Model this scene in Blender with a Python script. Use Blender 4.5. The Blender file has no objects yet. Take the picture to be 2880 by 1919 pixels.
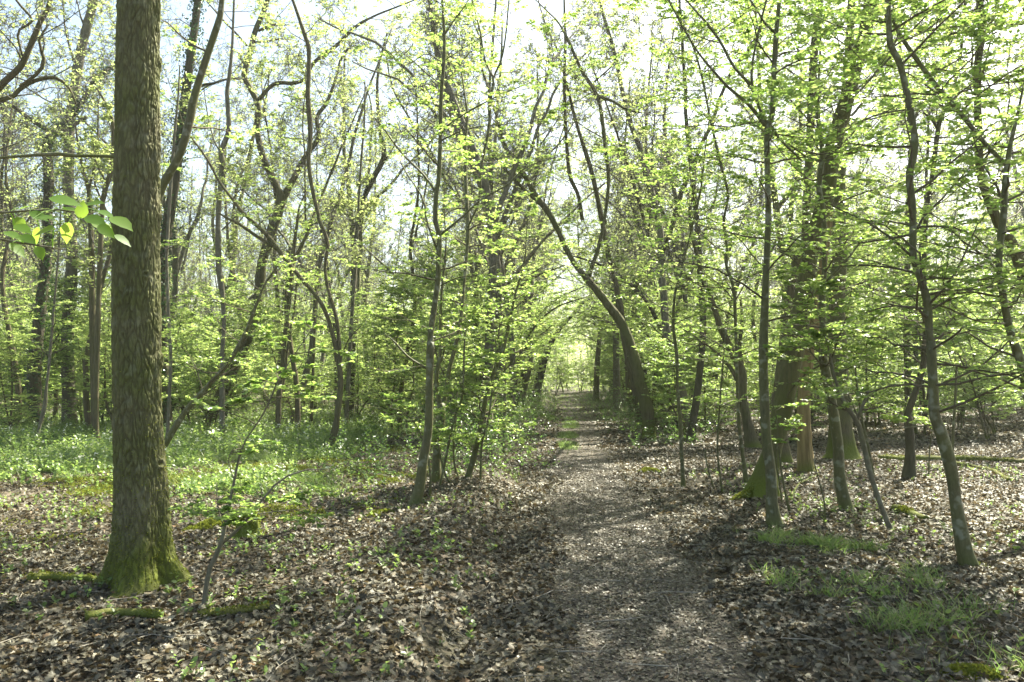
import bpy, math, random
import numpy as np
from mathutils import Vector

# ------------------------------------------------------------------ camera, sky, sun, exposure
sc = bpy.context.scene
CAM = np.array([0.0, 0.0, 1.6])
PITCH = math.atan(107.5 / 2240)
cam_d = bpy.data.cameras.new("camera"); cam = bpy.data.objects.new("camera", cam_d)
sc.collection.objects.link(cam); sc.camera = cam
cam.location = CAM; cam.rotation_euler = (math.pi / 2 + PITCH, 0, 0)
cam_d.sensor_width = 36; cam_d.lens = 28; cam_d.clip_start = 0.05; cam_d.clip_end = 3000

SUN_EL, SUN_AZ = 50.0, 40.0           # degrees; azimuth clockwise from the view direction (+Y)
w = bpy.data.worlds.new("World"); sc.world = w; w.use_nodes = True
nt = w.node_tree; bg = nt.nodes["Background"]
sky = nt.nodes.new("ShaderNodeTexSky"); sky.sky_type = 'NISHITA'; sky.sun_disc = False
sky.sun_elevation = math.radians(SUN_EL); sky.sun_rotation = math.radians(SUN_AZ)
sky.air_density = 1.0; sky.dust_density = 3.0; sky.ozone_density = 1.0
nt.links.new(sky.outputs[0], bg.inputs[0]); bg.inputs[1].default_value = 0.074
sun_d = bpy.data.lights.new("sun", 'SUN'); sun = bpy.data.objects.new("sun", sun_d)
sc.collection.objects.link(sun)
sun_d.energy = 5.0; sun_d.angle = math.radians(0.6); sun_d.color = (1.0, 0.965, 0.90)
se, sa = math.radians(SUN_EL), math.radians(SUN_AZ)
SUNV = Vector((math.sin(sa) * math.cos(se), math.cos(sa) * math.cos(se), math.sin(se)))
sun.rotation_euler = SUNV.to_track_quat('Z', 'Y').to_euler()
vs = sc.view_settings
vs.view_transform = 'Standard'; vs.look = 'None'; vs.exposure = 2.25; vs.gamma = 1.0
vs.use_white_balance = True; vs.white_balance_temperature = 7200; vs.white_balance_tint = 2
sc.render.engine = 'CYCLES'
cy = sc.cycles
cy.max_bounces = 7; cy.diffuse_bounces = 4; cy.glossy_bounces = 2; cy.transmission_bounces = 5
cy.transparent_max_bounces = 4; cy.volume_bounces = 0; cy.caustics_reflective = False
cy.caustics_refractive = False; cy.use_denoising = True

# ------------------------------------------------------------------ noise and ground shape
def _h(i, j, k, s):
    n = (i * 374761393 + j * 668265263 + k * 2147483647 + s * 1274126177) & 0xFFFFFFFF
    n = ((n ^ (n >> 13)) * 1274126177) & 0xFFFFFFFF
    n = ((n ^ (n >> 16)) * 2246822519) & 0xFFFFFFFF
    return ((n ^ (n >> 15)) & 0xFFFFFF) / float(0xFFFFFF) * 2 - 1
def vn3(x, y, z, s=0):
    x, y, z = np.broadcast_arrays(np.asarray(x, float), np.asarray(y, float), np.asarray(z, float))
    i, j, k = np.floor(x).astype(np.int64), np.floor(y).astype(np.int64), np.floor(z).astype(np.int64)
    u, v, t = x - i, y - j, z - k
    u, v, t = [a * a * (3 - 2 * a) for a in (u, v, t)]
    r = 0
    for a in (0, 1):
        for b in (0, 1):
            for c in (0, 1):
                r = r + _h(i + a, j + b, k + c, s) * (u if a else 1 - u) * (v if b else 1 - v) * (t if c else 1 - t)
    return r
def vn2(x, y, s=0): return vn3(x, y, 0.5, s)
def sstep(a): a = np.clip(a, 0, 1); return a * a * (3 - 2 * a)
def pc(y): return 0.42 + 0.066 * y + 0.10 * np.sin(y * 0.23 + 0.6)
def gh(x, y):
    x = np.asarray(x, float); y = np.asarray(y, float)
    d = x - pc(y)
    wp = np.exp(-(d / 0.95) ** 4)
    n = 0.13 * vn2(x / 6, y / 6, 1) + 0.05 * vn2(x / 1.7, y / 1.7, 2)
    f = 0.022 * vn2(x / 0.45, y / 0.45, 3) + 0.010 * vn2(x / .17, y / .17, 4)
    z = n * (1 - .8 * wp) * np.clip((np.hypot(x, y) - 1) / 6, .2, 1) + f * (1 - .72 * wp)
    nz = 0.8 + .5 * vn2(y / 1.3, 0.3, 7)
    z = z - 0.15 * nz * np.exp(-((d + 1.12 + .1 * vn2(y, 9, 8)) / 0.27) ** 2)
    z = z + 0.10 * np.exp(-((d + 1.75) / 0.5) ** 2) + 0.05 * sstep((d - 1.0) / 1.5) + .05 * sstep((-d - 2) / 3)
    z = z + 0.04 * vn2(x / .6, y / .6, 12) * np.exp(-((d + 1.4) / .6) ** 2)
    return z + 0.85 * sstep((y - 26) / 75)

def at(px, py, Y):
    u = (959.5 - py) / 2240
    fw = math.cos(PITCH) - u * math.sin(PITCH); up = math.sin(PITCH) + u * math.cos(PITCH)
    k = Y / fw
    return np.array([(px - 1440) / 2240 * k, Y, 1.6 + up * k])
def ygnd(py):   # ground distance seen at image row py
    Y = 5.0
    for _ in range(30): Y = Y * .5 + .5 * max(1, (1.6 - float(gh(pc(Y), Y)) * .5) * 2240 / max(py - 1067, 5))
    return Y

# ------------------------------------------------------------------ mesh helpers
COL = sc.collection
def mesh_np(name, V, quads=None, tris=None, mat=None, smooth=False):
    V = np.asarray(V, np.float32); me = bpy.data.meshes.new(name)
    q = np.zeros((0, 4), np.int32) if quads is None else np.asarray(quads, np.int32)
    t = np.zeros((0, 3), np.int32) if tris is None else np.asarray(tris, np.int32)
    nl = q.size + t.size
    me.vertices.add(len(V)); me.vertices.foreach_set("co", V.ravel())
    me.loops.add(nl); me.loops.foreach_set("vertex_index", np.concatenate([q.ravel(), t.ravel()]))
    me.polygons.add(len(q) + len(t))
    st = np.concatenate([np.arange(len(q)) * 4, q.size + np.arange(len(t)) * 3]).astype(np.int32)
    me.polygons.foreach_set("loop_start", st)
    if smooth: me.polygons.foreach_set("use_smooth", np.ones(len(q) + len(t), bool))
    me.update(calc_edges=True); me.validate()
    if mat: me.materials.append(mat)
    return me
def link(name, me, parent=None):
    o = bpy.data.objects.new(name, me); COL.objects.link(o)
    if parent: o.parent = parent
    return o
def thing(name, label, cat, loc, group=None):
    o = bpy.data.objects.new(name, None); COL.objects.link(o); o.location = loc
    o.empty_display_size = .1
    o["label"] = label; o["category"] = cat
    if group: o["group"] = group
    return o
def tag(o, label=None, cat=None, group=None, kind=None):
    if label: o["label"] = label
    if cat: o["category"] = cat
    if group: o["group"] = group
    if kind: o["kind"] = kind
    return o

def nrm(a): return a / np.maximum(np.linalg.norm(a, axis=-1, keepdims=True), 1e-9)
def tubes(P, R, S, cap=False):
    """P (M,K,3) R (M,K) -> verts, quads, tris"""
    M, K, _ = P.shape
    T = np.empty_like(P); T[:, 1:-1] = P[:, 2:] - P[:, :-2]; T[:, 0] = P[:, 1] - P[:, 0]; T[:, -1] = P[:, -1] - P[:, -2]
    T = nrm(T)
    ref = np.where(np.abs(T[:, :1, 2:3]) > .9, np.array([1., 0, 0]), np.array([0, 0, 1.]))
    m = nrm(T.mean(1, keepdims=True)); ref = np.where(np.abs(m[..., 2:3]) > .7, np.array([1., 0.05, 0]), np.array([0.02, 0, 1.]))
    A = nrm(np.cross(T, np.broadcast_to(ref, T.shape))); B = np.cross(T, A)
    th = np.arange(S) / S * 2 * math.pi
    V = P[:, :, None] + R[:, :, None, None] * (A[:, :, None] * np.cos(th)[None, None, :, None] + B[:, :, None] * np.sin(th)[None, None, :, None])
    idx = np.arange(M * K * S).reshape(M, K, S)
    a = idx[:, :-1]; b = idx[:, 1:]
    q = np.stack([a, np.roll(a, -1, 2), np.roll(b, -1, 2), b], -1).reshape(-1, 4)
    V = V.reshape(-1, 3)
    t = np.zeros((0, 3), int)
    if cap:
        cs = np.concatenate([P[:, 0], P[:, -1]]); i0 = len(V) + np.arange(2 * M); V = np.concatenate([V, cs])
        t = np.concatenate([np.stack([np.roll(idx[:, 0], -1, 1), idx[:, 0], np.broadcast_to(i0[:M, None], (M, S))], -1).reshape(-1, 3),
                            np.stack([idx[:, -1], np.roll(idx[:, -1], -1, 1), np.broadcast_to(i0[M:, None], (M, S))], -1).reshape(-1, 3)])
    return V, q, t
class Geo:
    def __init__(s): s.V = []; s.Q = []; s.T = []; s.n = 0
    def add(s, V, q=None, t=None):
        if len(V) == 0: return
        s.V.append(V)
        if q is not None and len(q): s.Q.append(q + s.n)
        if t is not None and len(t): s.T.append(t + s.n)
        s.n += len(V)
    def mesh(s, name, mat, org=(0, 0, 0), smooth=False):
        V = np.concatenate(s.V) - np.asarray(org)
        return mesh_np(name, V, np.concatenate(s.Q) if s.Q else None, np.concatenate(s.T) if s.T else None, mat, smooth)
def resample(pts, rad, K):
    pts = np.asarray(pts, float); rad = np.asarray(rad, float)
    if len(pts) == 2: pts = np.array([pts[0], pts.mean(0), pts[1]]); rad = np.array([rad[0], rad.mean(), rad[1]])
    P = np.concatenate([[2 * pts[0] - pts[1]], pts, [2 * pts[-1] - pts[-2]]])
    L = np.concatenate([[0], np.cumsum(np.linalg.norm(np.diff(pts, axis=0), axis=1))])
    s = np.linspace(0, L[-1], K); i = np.clip(np.searchsorted(L, s, 'right') - 1, 0, len(pts) - 2)
    t = ((s - L[i]) / np.maximum(L[i + 1] - L[i], 1e-6))[:, None]
    p0, p1, p2, p3 = P[i], P[i + 1], P[i + 2], P[i + 3]
    C = .5 * (2 * p1 + (p2 - p0) * t + (2 * p0 - 5 * p1 + 4 * p2 - p3) * t ** 2 + (3 * p1 - p0 - 3 * p2 + p3) * t ** 3)
    return C, np.interp(s, L, rad)

# ---- growth
def grow(st, di, ln, rd, rng, K=5, jit=.12, up=0.0, flat=0.0, tip=.25):
    M = len(st); P = np.empty((M, K, 3)); P[:, 0] = st; d = di.copy(); step = (ln / (K - 1))[:, None]
    for k in range(1, K):
        d = d + rng.normal(0, jit, (M, 3)); d[:, 2] = d[:, 2] * (1 - flat) + up; d = nrm(d)
        P[:, k] = P[:, k - 1] + d * step
    R = rd[:, None] * np.linspace(1, tip, K)[None]
    return P, R
def kids(P, R, n, rng, t0=.2, t1=1.0, ang=(35, 60), lr=(.35, .6), rr=.6, planar=False, lift=0.0, shrink=.5, rmin=.0015):
    M, K, _ = P.shape
    t = t0 + (t1 - t0) * ((np.arange(n)[None] + rng.random((M, n))) / n)
    f = np.clip(t * (K - 1), 0, K - 1.001); i = f.astype(int); u = (f - i)[..., None]
    m = np.arange(M)[:, None]
    a, b = P[m, i], P[m, i + 1]
    pos = a + (b - a) * u; tan = nrm(b - a); rad = R[m, i]
    upv = np.array([0, 0, 1.0])
    side = nrm(np.cross(tan, np.broadcast_to(upv, tan.shape)) + 1e-6)
    if planar:
        sg = np.where((np.arange(n)[None] + rng.integers(0, 2, (M, 1))) % 2 == 0, 1., -1.)[..., None]
        perp = nrm(side * sg + rng.normal(0, .18, tan.shape))
    else:
        ph = (np.arange(n)[None] * 2.4 + rng.random((M, 1)) * 6.28 + rng.normal(0, .4, (M, n)))[..., None]
        perp = side * np.cos(ph) + np.cross(side, tan) * np.sin(ph)
    A = np.radians(rng.uniform(ang[0], ang[1], (M, n)))[..., None]
    d = tan * np.cos(A) + perp * np.sin(A); d[..., 2] += lift; d = nrm(d)
    Lp = np.linalg.norm(np.diff(P, axis=1), axis=2).sum(1)[:, None]
    ln = Lp * rng.uniform(lr[0], lr[1], (M, n)) * (1 - shrink * t)
    r = np.maximum(np.minimum(rad * rr, rad), rmin)
    return pos.reshape(-1, 3), d.reshape(-1, 3), ln.ravel(), r.ravel()

LEAF_LO = (np.array([[0, 0, 0], [.48, .30, .05], [1, 0, -.05], [.48, -.30, .05]]), None, np.array([[0, 1, 2], [0, 2, 3]]))
LEAF_MD = (np.array([[0, 0, 0], [.28, .27, .07], [.68, .24, .05], [1, 0, -.10], [.68, -.24, .05], [.28, -.27, .07], [.5, 0, 0.0]]),
           np.array([[0, 6, 2, 1], [0, 5, 4, 6]]), np.array([[6, 3, 2], [6, 4, 3]]))
def leaf_hi():
    ws = [0, .15, .27, .32, .30, .22, .10, .0]; xs = [0, .08, .2, .38, .58, .76, .92, 1.1]
    V = []; Q = []
    for i, (x, ww) in enumerate(zip(xs, ws)):
        dz = -.14 * x * x; e = ww * (1 + (.06 if i % 2 else -.03))
        V += [[x, e, dz + .3 * e * .5], [x, 0, dz], [x, -e, dz + .3 * e * .5]]
    for i in range(7):
        a = i * 3; b = a + 3
        Q += [[a + 1, b + 1, b, a], [a + 2, b + 2, b + 1, a + 1]]
    return np.array(V), np.array(Q), None
LEAF_HI = leaf_hi()
def place(tpl, pos, X, N, size, wide=1.0):
    """instance a flat template at frames: X direction, N normal"""
    V, q, t = tpl; nv = len(V); n = len(pos)
    Y = nrm(np.cross(N, X)); Z = np.cross(X, Y)
    W = pos[:, None] + size[:, None, None] * (X[:, None] * V[None, :, 0:1] + Y[:, None] * V[None, :, 1:2] * wide + Z[:, None] * V[None, :, 2:3])
    off = (np.arange(n) * nv)[:, None, None]
    Q = None if q is None else (q[None] + off).reshape(-1, q.shape[1])
    Tt = None if t is None else (t[None] + off).reshape(-1, 3)
    return W.reshape(-1, 3), Q, Tt
CLEAR = [1.7]
def leaves_on(P, n, rng, size=(.04, .06), tpl=LEAF_MD, t0=.1, njit=.5, droop=.0, wide=1.0):
    M, K, _ = P.shape
    t = t0 + (1 - t0) * ((np.arange(n)[None] + rng.random((M, n))) / n)
    f = np.clip(t * (K - 1), 0, K - 1.001); i = f.astype(int); u = (f - i)[..., None]; m = np.arange(M)[:, None]
    a, b = P[m, i], P[m, i + 1]; pos = a + (b - a) * u; tan = nrm(b - a)
    side = nrm(np.cross(tan, np.array([0, 0, 1.0])) + 1e-6)
    sg = np.where((np.arange(n)[None] + rng.integers(0, 2, (M, 1))) % 2 == 0, 1., -1.)[..., None]
    X = tan * .75 + side * sg + rng.normal(0, .22, tan.shape); X[..., 2] -= droop; X = nrm(X)
    N = np.array([0, 0, 1.0]) + rng.normal(0, njit, tan.shape)
    sz = rng.uniform(size[0], size[1], (M, n)) * np.where(t > .9, .8, 1)
    pos, X, N, sz = pos.reshape(-1, 3), X.reshape(-1, 3), nrm(N).reshape(-1, 3), sz.ravel()
    ok = np.linalg.norm(pos - CAM, axis=1) > CLEAR[0]
    return place(tpl, pos[ok], X[ok], N[ok], sz[ok], wide)

# ------------------------------------------------------------------ materials
def M_(name):
    m = bpy.data.materials.new(name); m.use_nodes = True
    n = m.node_tree; return m, n, n.nodes, n.links, n.nodes["Principled BSDF"]
def ramp(N, stops):
    r = N.new("ShaderNodeValToRGB"); e = r.color_ramp.elements
    while len(e) < len(stops): e.new(.5)
    for el, (p, c) in zip(e, stops): el.position = p; el.color = (*c, 1)
    return r
def leaf_mat(name, stops, tstops, trans=.5, rough=.45, spec=.5, objvar=.25):
    m, n, N, L, b = M_(name)
    g = N.new("ShaderNodeNewGeometry"); oi = N.new("ShaderNodeObjectInfo")
    a = N.new("ShaderNodeMath"); a.operation = 'MULTIPLY_ADD'; a.inputs[1].default_value = 1 - objvar
    o = N.new("ShaderNodeMath"); o.operation = 'MULTIPLY'; o.inputs[1].default_value = objvar
    L.new(oi.outputs["Random"], o.inputs[0]); L.new(g.outputs["Random Per Island"], a.inputs[0]); L.new(o.outputs[0], a.inputs[2])
    r1 = ramp(N, stops); r2 = ramp(N, tstops); L.new(a.outputs[0], r1.inputs[0]); L.new(a.outputs[0], r2.inputs[0])
    tr = N.new("ShaderNodeBsdfTranslucent"); mx = N.new("ShaderNodeMixShader"); mx.inputs[0].default_value = trans
    L.new(r1.outputs[0], b.inputs["Base Color"]); L.new(r2.outputs[0], tr.inputs[0])
    b.inputs["Roughness"].default_value = rough; b.inputs["Specular IOR Level"].default_value = spec
    L.new(b.outputs[0], mx.inputs[1]); L.new(tr.outputs[0], mx.inputs[2])
    L.new(mx.outputs[0], N["Material Output"].inputs[0])
    return m
M_HORN = leaf_mat("hornbeam_leaf", [(0, (.06, .12, .03)), (.6, (.12, .19, .045)), (1, (.19, .25, .08))],
                  [(0, (.22, .37, .07)), (.5, (.38, .54, .12)), (1, (.64, .73, .26))], .52, .36, .65, .15)
M_BUD = leaf_mat("young_oak_leaf", [(0, (.09, .15, .03)), (1, (.16, .21, .05))],
                 [(0, (.42, .56, .15)), (1, (.68, .74, .32))], .52, .5, .4)
M_UNDER = leaf_mat("understorey_leaf", [(0, (.06, .12, .03)), (.6, (.11, .19, .05)), (1, (.18, .25, .08))],
                   [(0, (.29, .45, .10)), (.5, (.46, .60, .16)), (1, (.66, .75, .29))], .56, .38, .6, .4)
M_IVY = leaf_mat("ivy_leaf", [(0, (.015, .04, .012)), (1, (.04, .085, .025))], [(0, (.04, .12, .02)), (1, (.08, .2, .03))], .2, .3, .5)
M_HERB = leaf_mat("herb_leaf", [(0, (.055, .11, .03)), (1, (.14, .21, .06))], [(0, (.18, .34, .07)), (1, (.46, .58, .16))], .42, .42, .5)
M_GRASS = leaf_mat("grass_blade", [(0, (.05, .10, .025)), (.65, (.11, .17, .045)), (1, (.26, .24, .13))], [(0, (.16, .32, .07)), (.7, (.34, .48, .13)), (1, (.5, .48, .24))], .42, .4, .5)
M_FLOWER = leaf_mat("white_petal", [(0, (.6, .62, .52)), (1, (.78, .8, .72))], [(0, (.5, .55, .4)), (1, (.6, .65, .5))], .3, .6, .2)
M_MOSS = leaf_mat("moss_tuft", [(0, (.06, .08, .012)), (.6, (.13, .155, .022)), (1, (.21, .22, .045))], [(0, (.18, .23, .03)), (1, (.38, .4, .07))], .3, .8, .1)
M_NEAR = leaf_mat("near_leaf", [(0, (.07, .15, .025)), (1, (.12, .21, .04))], [(0, (.24, .44, .05)), (1, (.42, .60, .09))], .6, .5, .35, .0)
M_BRAMBLE = leaf_mat("bramble_leaf", [(0, (.03, .07, .02)), (1, (.08, .14, .04))], [(0, (.12, .28, .05)), (1, (.34, .5, .12))], .4, .3, .6)
M_DEAD = leaf_mat("dead_leaf", [(0, (.026, .022, .014)), (.3, (.055, .048, .032)), (.62, (.096, .087, .060)), (.86, (.155, .142, .104)), (.93, (.26, .242, .185)), (.965, (.17, .095, .042)), (1, (.33, .31, .245))],
                  [(0, (.05, .035, .018)), (.6, (.16, .12, .06)), (1, (.3, .23, .12))], .18, .55, .35, .0)
M_CRUMB = leaf_mat("leaf_crumb", [(0, (.035, .028, .02)), (.5, (.09, .077, .058)), (1, (.21, .185, .145))],
                   [(0, (.05, .03, .015)), (1, (.2, .14, .08))], .12, .45, .45, .0)

def bark_mat(name, c1, c2, scale=18, stretch=.16, bump=.7, dist=.012, moss=0.0, mossh=.5, green=0.0, lich=0.0, rough=.85):
    m, n, N, L, b = M_(name)
    tc = N.new("ShaderNodeTexCoord"); mp = N.new("ShaderNodeMapping"); mp.inputs["Scale"].default_value = (1, 1, stretch)
    L.new(tc.outputs["Object"], mp.inputs[0])
    n1 = N.new("ShaderNodeTexNoise"); n1.inputs["Scale"].default_value = scale; n1.inputs["Detail"].default_value = 6; n1.inputs["Roughness"].default_value = .65
    v1 = N.new("ShaderNodeTexVoronoi"); v1.feature = 'DISTANCE_TO_EDGE'; v1.inputs["Scale"].default_value = scale * 1.3
    L.new(mp.outputs[0], n1.inputs[0]); L.new(mp.outputs[0], v1.inputs[0])
    r = ramp(N, [(.3, c1), (.7, c2)]); L.new(n1.outputs[0], r.inputs[0])
    col = r.outputs[0]
    n2 = N.new("ShaderNodeTexNoise"); n2.inputs["Scale"].default_value = 2.2; n2.inputs["Detail"].default_value = 5
    L.new(tc.outputs["Object"], n2.inputs[0])
    def mix(fac, c, colr):
        x = N.new("ShaderNodeMix"); x.data_type = 'RGBA'; L.new(fac, x.inputs[0]); L.new(colr, x.inputs[6]); x.inputs[7].default_value = (*c, 1); return x.outputs[2]
    if green:
        g = N.new("ShaderNodeMapRange"); g.inputs[1].default_value = .3; g.inputs[2].default_value = .65; g.inputs[4].default_value = green
        L.new(n2.outputs[0], g.inputs[0]); col = mix(g.outputs[0], (.105, .118, .034), col)
    if lich:
        n4 = N.new("ShaderNodeTexNoise"); n4.inputs["Scale"].default_value = 11; L.new(tc.outputs["Object"], n4.inputs[0])
        g = N.new("ShaderNodeMapRange"); g.inputs[1].default_value = .56; g.inputs[2].default_value = .68; g.inputs[4].default_value = lich
        L.new(n4.outputs[0], g.inputs[0]); col = mix(g.outputs[0], (.30, .31, .25), col)
    if moss:
        sp = N.new("ShaderNodeSeparateXYZ"); L.new(tc.outputs["Object"], sp.inputs[0])
        g = N.new("ShaderNodeMapRange"); g.inputs[1].default_value = mossh; g.inputs[2].default_value = 0; g.inputs[3].default_value = 0; g.inputs[4].default_value = 1
        L.new(sp.outputs[2], g.inputs[0])
        a = N.new("ShaderNodeMath"); a.operation = 'ADD'; L.new(g.outputs[0], a.inputs[0]); L.new(n2.outputs[0], a.inputs[1])
        g2 = N.new("ShaderNodeMapRange"); g2.inputs[1].default_value = .82; g2.inputs[2].default_value = 1.3; g2.inputs[4].default_value = moss
        L.new(a.outputs[0], g2.inputs[0]); col = mix(g2.outputs[0], (.10, .12, .018), col)
    if name == "oak_bark":     # darker brown mixed in along the cracks
        ca = N.new("ShaderNodeAttribute"); ca.attribute_name = "crack"; cm = N.new("ShaderNodeMath"); cm.operation = 'MULTIPLY'; cm.inputs[1].default_value = .5
        L.new(ca.outputs["Fac"], cm.inputs[0]); col = mix(cm.outputs[0], (.035, .028, .016), col)
    L.new(col, b.inputs["Base Color"]); b.inputs["Roughness"].default_value = rough; b.inputs["Specular IOR Level"].default_value = .25
    mul = N.new("ShaderNodeMath"); mul.operation = 'MULTIPLY_ADD'; L.new(v1.outputs[0], mul.inputs[0]); mul.inputs[1].default_value = 1.2; L.new(n1.outputs[0], mul.inputs[2])
    bp = N.new("ShaderNodeBump"); bp.inputs["Strength"].default_value = bump; bp.inputs["Distance"].default_value = dist
    L.new(mul.outputs[0], bp.inputs["Height"]); L.new(bp.outputs[0], b.inputs["Normal"])
    return m
B_OAK = bark_mat("oak_bark", (.10, .09, .05), (.21, .20, .115), 40, .5, .6, .004, moss=1, mossh=.8, green=1.0, lich=.2)
B_BROWN = bark_mat("brown_bark", (.06, .048, .032), (.15, .12, .075), 30, .14, .9, .01, moss=.8, mossh=.35, green=.45)
B_SMOOTH = bark_mat("smooth_olive_bark", (.05, .045, .026), (.14, .125, .07), 40, .3, .5, .004, green=.6, lich=.5, moss=.4, mossh=.3, rough=.6)
B_GREY = bark_mat("grey_brown_bark", (.09, .08, .065), (.20, .175, .14), 30, .2, .6, .006, green=.3, lich=.35)
B_DARK = bark_mat("dark_bark", (.04, .034, .024), (.095, .08, .056), 24, .2, .8, .01, green=.25)
B_MOSSY = bark_mat("mossy_bark", (.06, .05, .03), (.14, .12, .07), 28, .18, .9, .01, moss=1.0, mossh=1.0, green=.7)
B_PEEL = bark_mat("peeling_dead_bark", (.11, .075, .035), (.34, .25, .13), 16, .08, 1.0, .02, moss=.7, mossh=.4, green=.2)
B_TWIG = bark_mat("twig_bark", (.06, .05, .032), (.14, .12, .08), 50, .5, .2, .002)
B_TWIGB = bark_mat("canopy_twig_bark", (.075, .07, .058), (.16, .15, .125), 50, .5, .2, .002)
B_LOG = bark_mat("rotting_log_bark", (.07, .05, .03), (.2, .15, .09), 20, .6, .8, .01, moss=.9, mossh=.25, green=.7)
B_DEADW = bark_mat("bleached_deadwood", (.16, .14, .11), (.36, .33, .28), 30, .3, .5, .004)

def ground_mat(name, c, sc1=30, bump=.6, greenpatch=False):
    m, n, N, L, b = M_(name)
    tc = N.new("ShaderNodeTexCoord")
    v = N.new("ShaderNodeTexVoronoi"); v.inputs["Scale"].default_value = sc1; v.inputs["Randomness"].default_value = 1
    nz = N.new("ShaderNodeTexNoise"); nz.inputs["Scale"].default_value = sc1 * .9; nz.inputs["Detail"].default_value = 3
    mx = N.new("ShaderNodeMix"); mx.data_type = 'VECTOR'; mx.inputs[0].default_value = .06
    L.new(tc.outputs["Object"], nz.inputs[0]); L.new(tc.outputs["Object"], mx.inputs[4]); L.new(nz.outputs["Color"], mx.inputs[5])
    L.new(mx.outputs[1], v.inputs[0])
    sx = N.new("ShaderNodeSeparateColor"); L.new(v.outputs["Color"], sx.inputs[0])
    r = ramp(N, c); L.new(sx.outputs[0], r.inputs[0]); col = r.outputs[0]
    if greenpatch:
        n2 = N.new("ShaderNodeTexNoise"); n2.inputs["Scale"].default_value = .35; n2.inputs["Detail"].default_value = 5; L.new(tc.outputs["Object"], n2.inputs[0])
        g = N.new("ShaderNodeMapRange"); g.inputs[1].default_value = .55; g.inputs[2].default_value = .68; g.inputs[4].default_value = .6; L.new(n2.outputs[0], g.inputs[0])
        x = N.new("ShaderNodeMix"); x.data_type = 'RGBA'; L.new(g.outputs[0], x.inputs[0]); L.new(col, x.inputs[6]); x.inputs[7].default_value = (.05, .07, .015, 1); col = x.outputs[2]
    L.new(col, b.inputs["Base Color"]); b.inputs["Roughness"].default_value = .8; b.inputs["Specular IOR Level"].default_value = .3
    bp = N.new("ShaderNodeBump"); bp.inputs["Strength"].default_value = bump; bp.inputs["Distance"].default_value = .02
    L.new(sx.outputs[1], bp.inputs["Height"]); L.new(bp.outputs[0], b.inputs["Normal"])
    return m
G_FLOOR = ground_mat("forest_floor", [(0, (.03, .024, .015)), (.5, (.07, .056, .036)), (1, (.15, .12, .085))], 34, .8, True)
G_PATH = ground_mat("trodden_earth", [(0, (.05, .04, .03)), (.5, (.085, .07, .053)), (1, (.15, .125, .098))], 85, .6)

# ------------------------------------------------------------------ ground and path
def sheet(ys, us, xf, zf):
    Yg = ys[:, None] + 0 * us[None]; X = xf(us[None], ys[:, None]) + 0 * Yg; Z = zf(X, Yg)
    V = np.stack([X, Yg, Z], -1).reshape(-1, 3); n, k = len(ys), len(us)
    idx = np.arange(n * k).reshape(n, k)
    q = np.stack([idx[:-1, :-1], idx[:-1, 1:], idx[1:, 1:], idx[1:, :-1]], -1).reshape(-1, 4)
    return V, q
ys = np.concatenate([np.linspace(-60, 1, 40)[:-1], np.linspace(1, 14, 260)[:-1], 14 * np.exp(np.linspace(0, math.log(400 / 14), 260))])
us = np.linspace(-1, 1, 421); us = np.sign(us) * np.abs(us) ** 1.6
V, q = sheet(ys, us, lambda u, y: u * (60 + np.abs(y) * 1.6), gh)
tag(link("ground", mesh_np("ground", V, q, None, G_FLOOR, True)), kind="structure")
ys2 = np.concatenate([np.linspace(-8, 14, 440)[:-1], 14 * np.exp(np.linspace(0, math.log(130 / 14), 300))])
us2 = np.linspace(-1, 1, 41)
def pxf(u, y):
    e = .60 + .1 * vn2(y * 1.4, np.sign(u) * 5, 31) + .05 * vn2(y * 5, np.sign(u) * 5, 32)
    return pc(y) + u * e
def pzf(x, y):
    u = us2[None] + 0 * y
    return gh(x, y) + .006 - .03 * sstep((np.abs(u) - .85) / .15)
V, q = sheet(ys2, us2, pxf, pzf)
tag(link("path", mesh_np("path", V, q, None, G_PATH, True)), kind="structure")

# ------------------------------------------------------------------ traced trees
CR = dict(A=(0, 0, .45918), B=(400, 0, .45918), C=(400, 600, .45918), D=(1080, 720, .45918), E=(1080, 0, .45918), F=(1600, 0, .45918),
          G=(2160, 0, .45918), H=(1600, 720, .45918), I=(2160, 720, .45918), J=(0, 959, .6122), K=(960, 959, .6122), L=(1920, 959, .6122))
def tr(s):
    out = []; c = 'A'
    for tk in s.split():
        if tk in CR: c = tk; continue
        x, y, ww = map(float, tk.split(',')); ox, oy, k = CR[c]
        out.append((ox + x * k, oy + y * k, ww * k))
    return out

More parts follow.
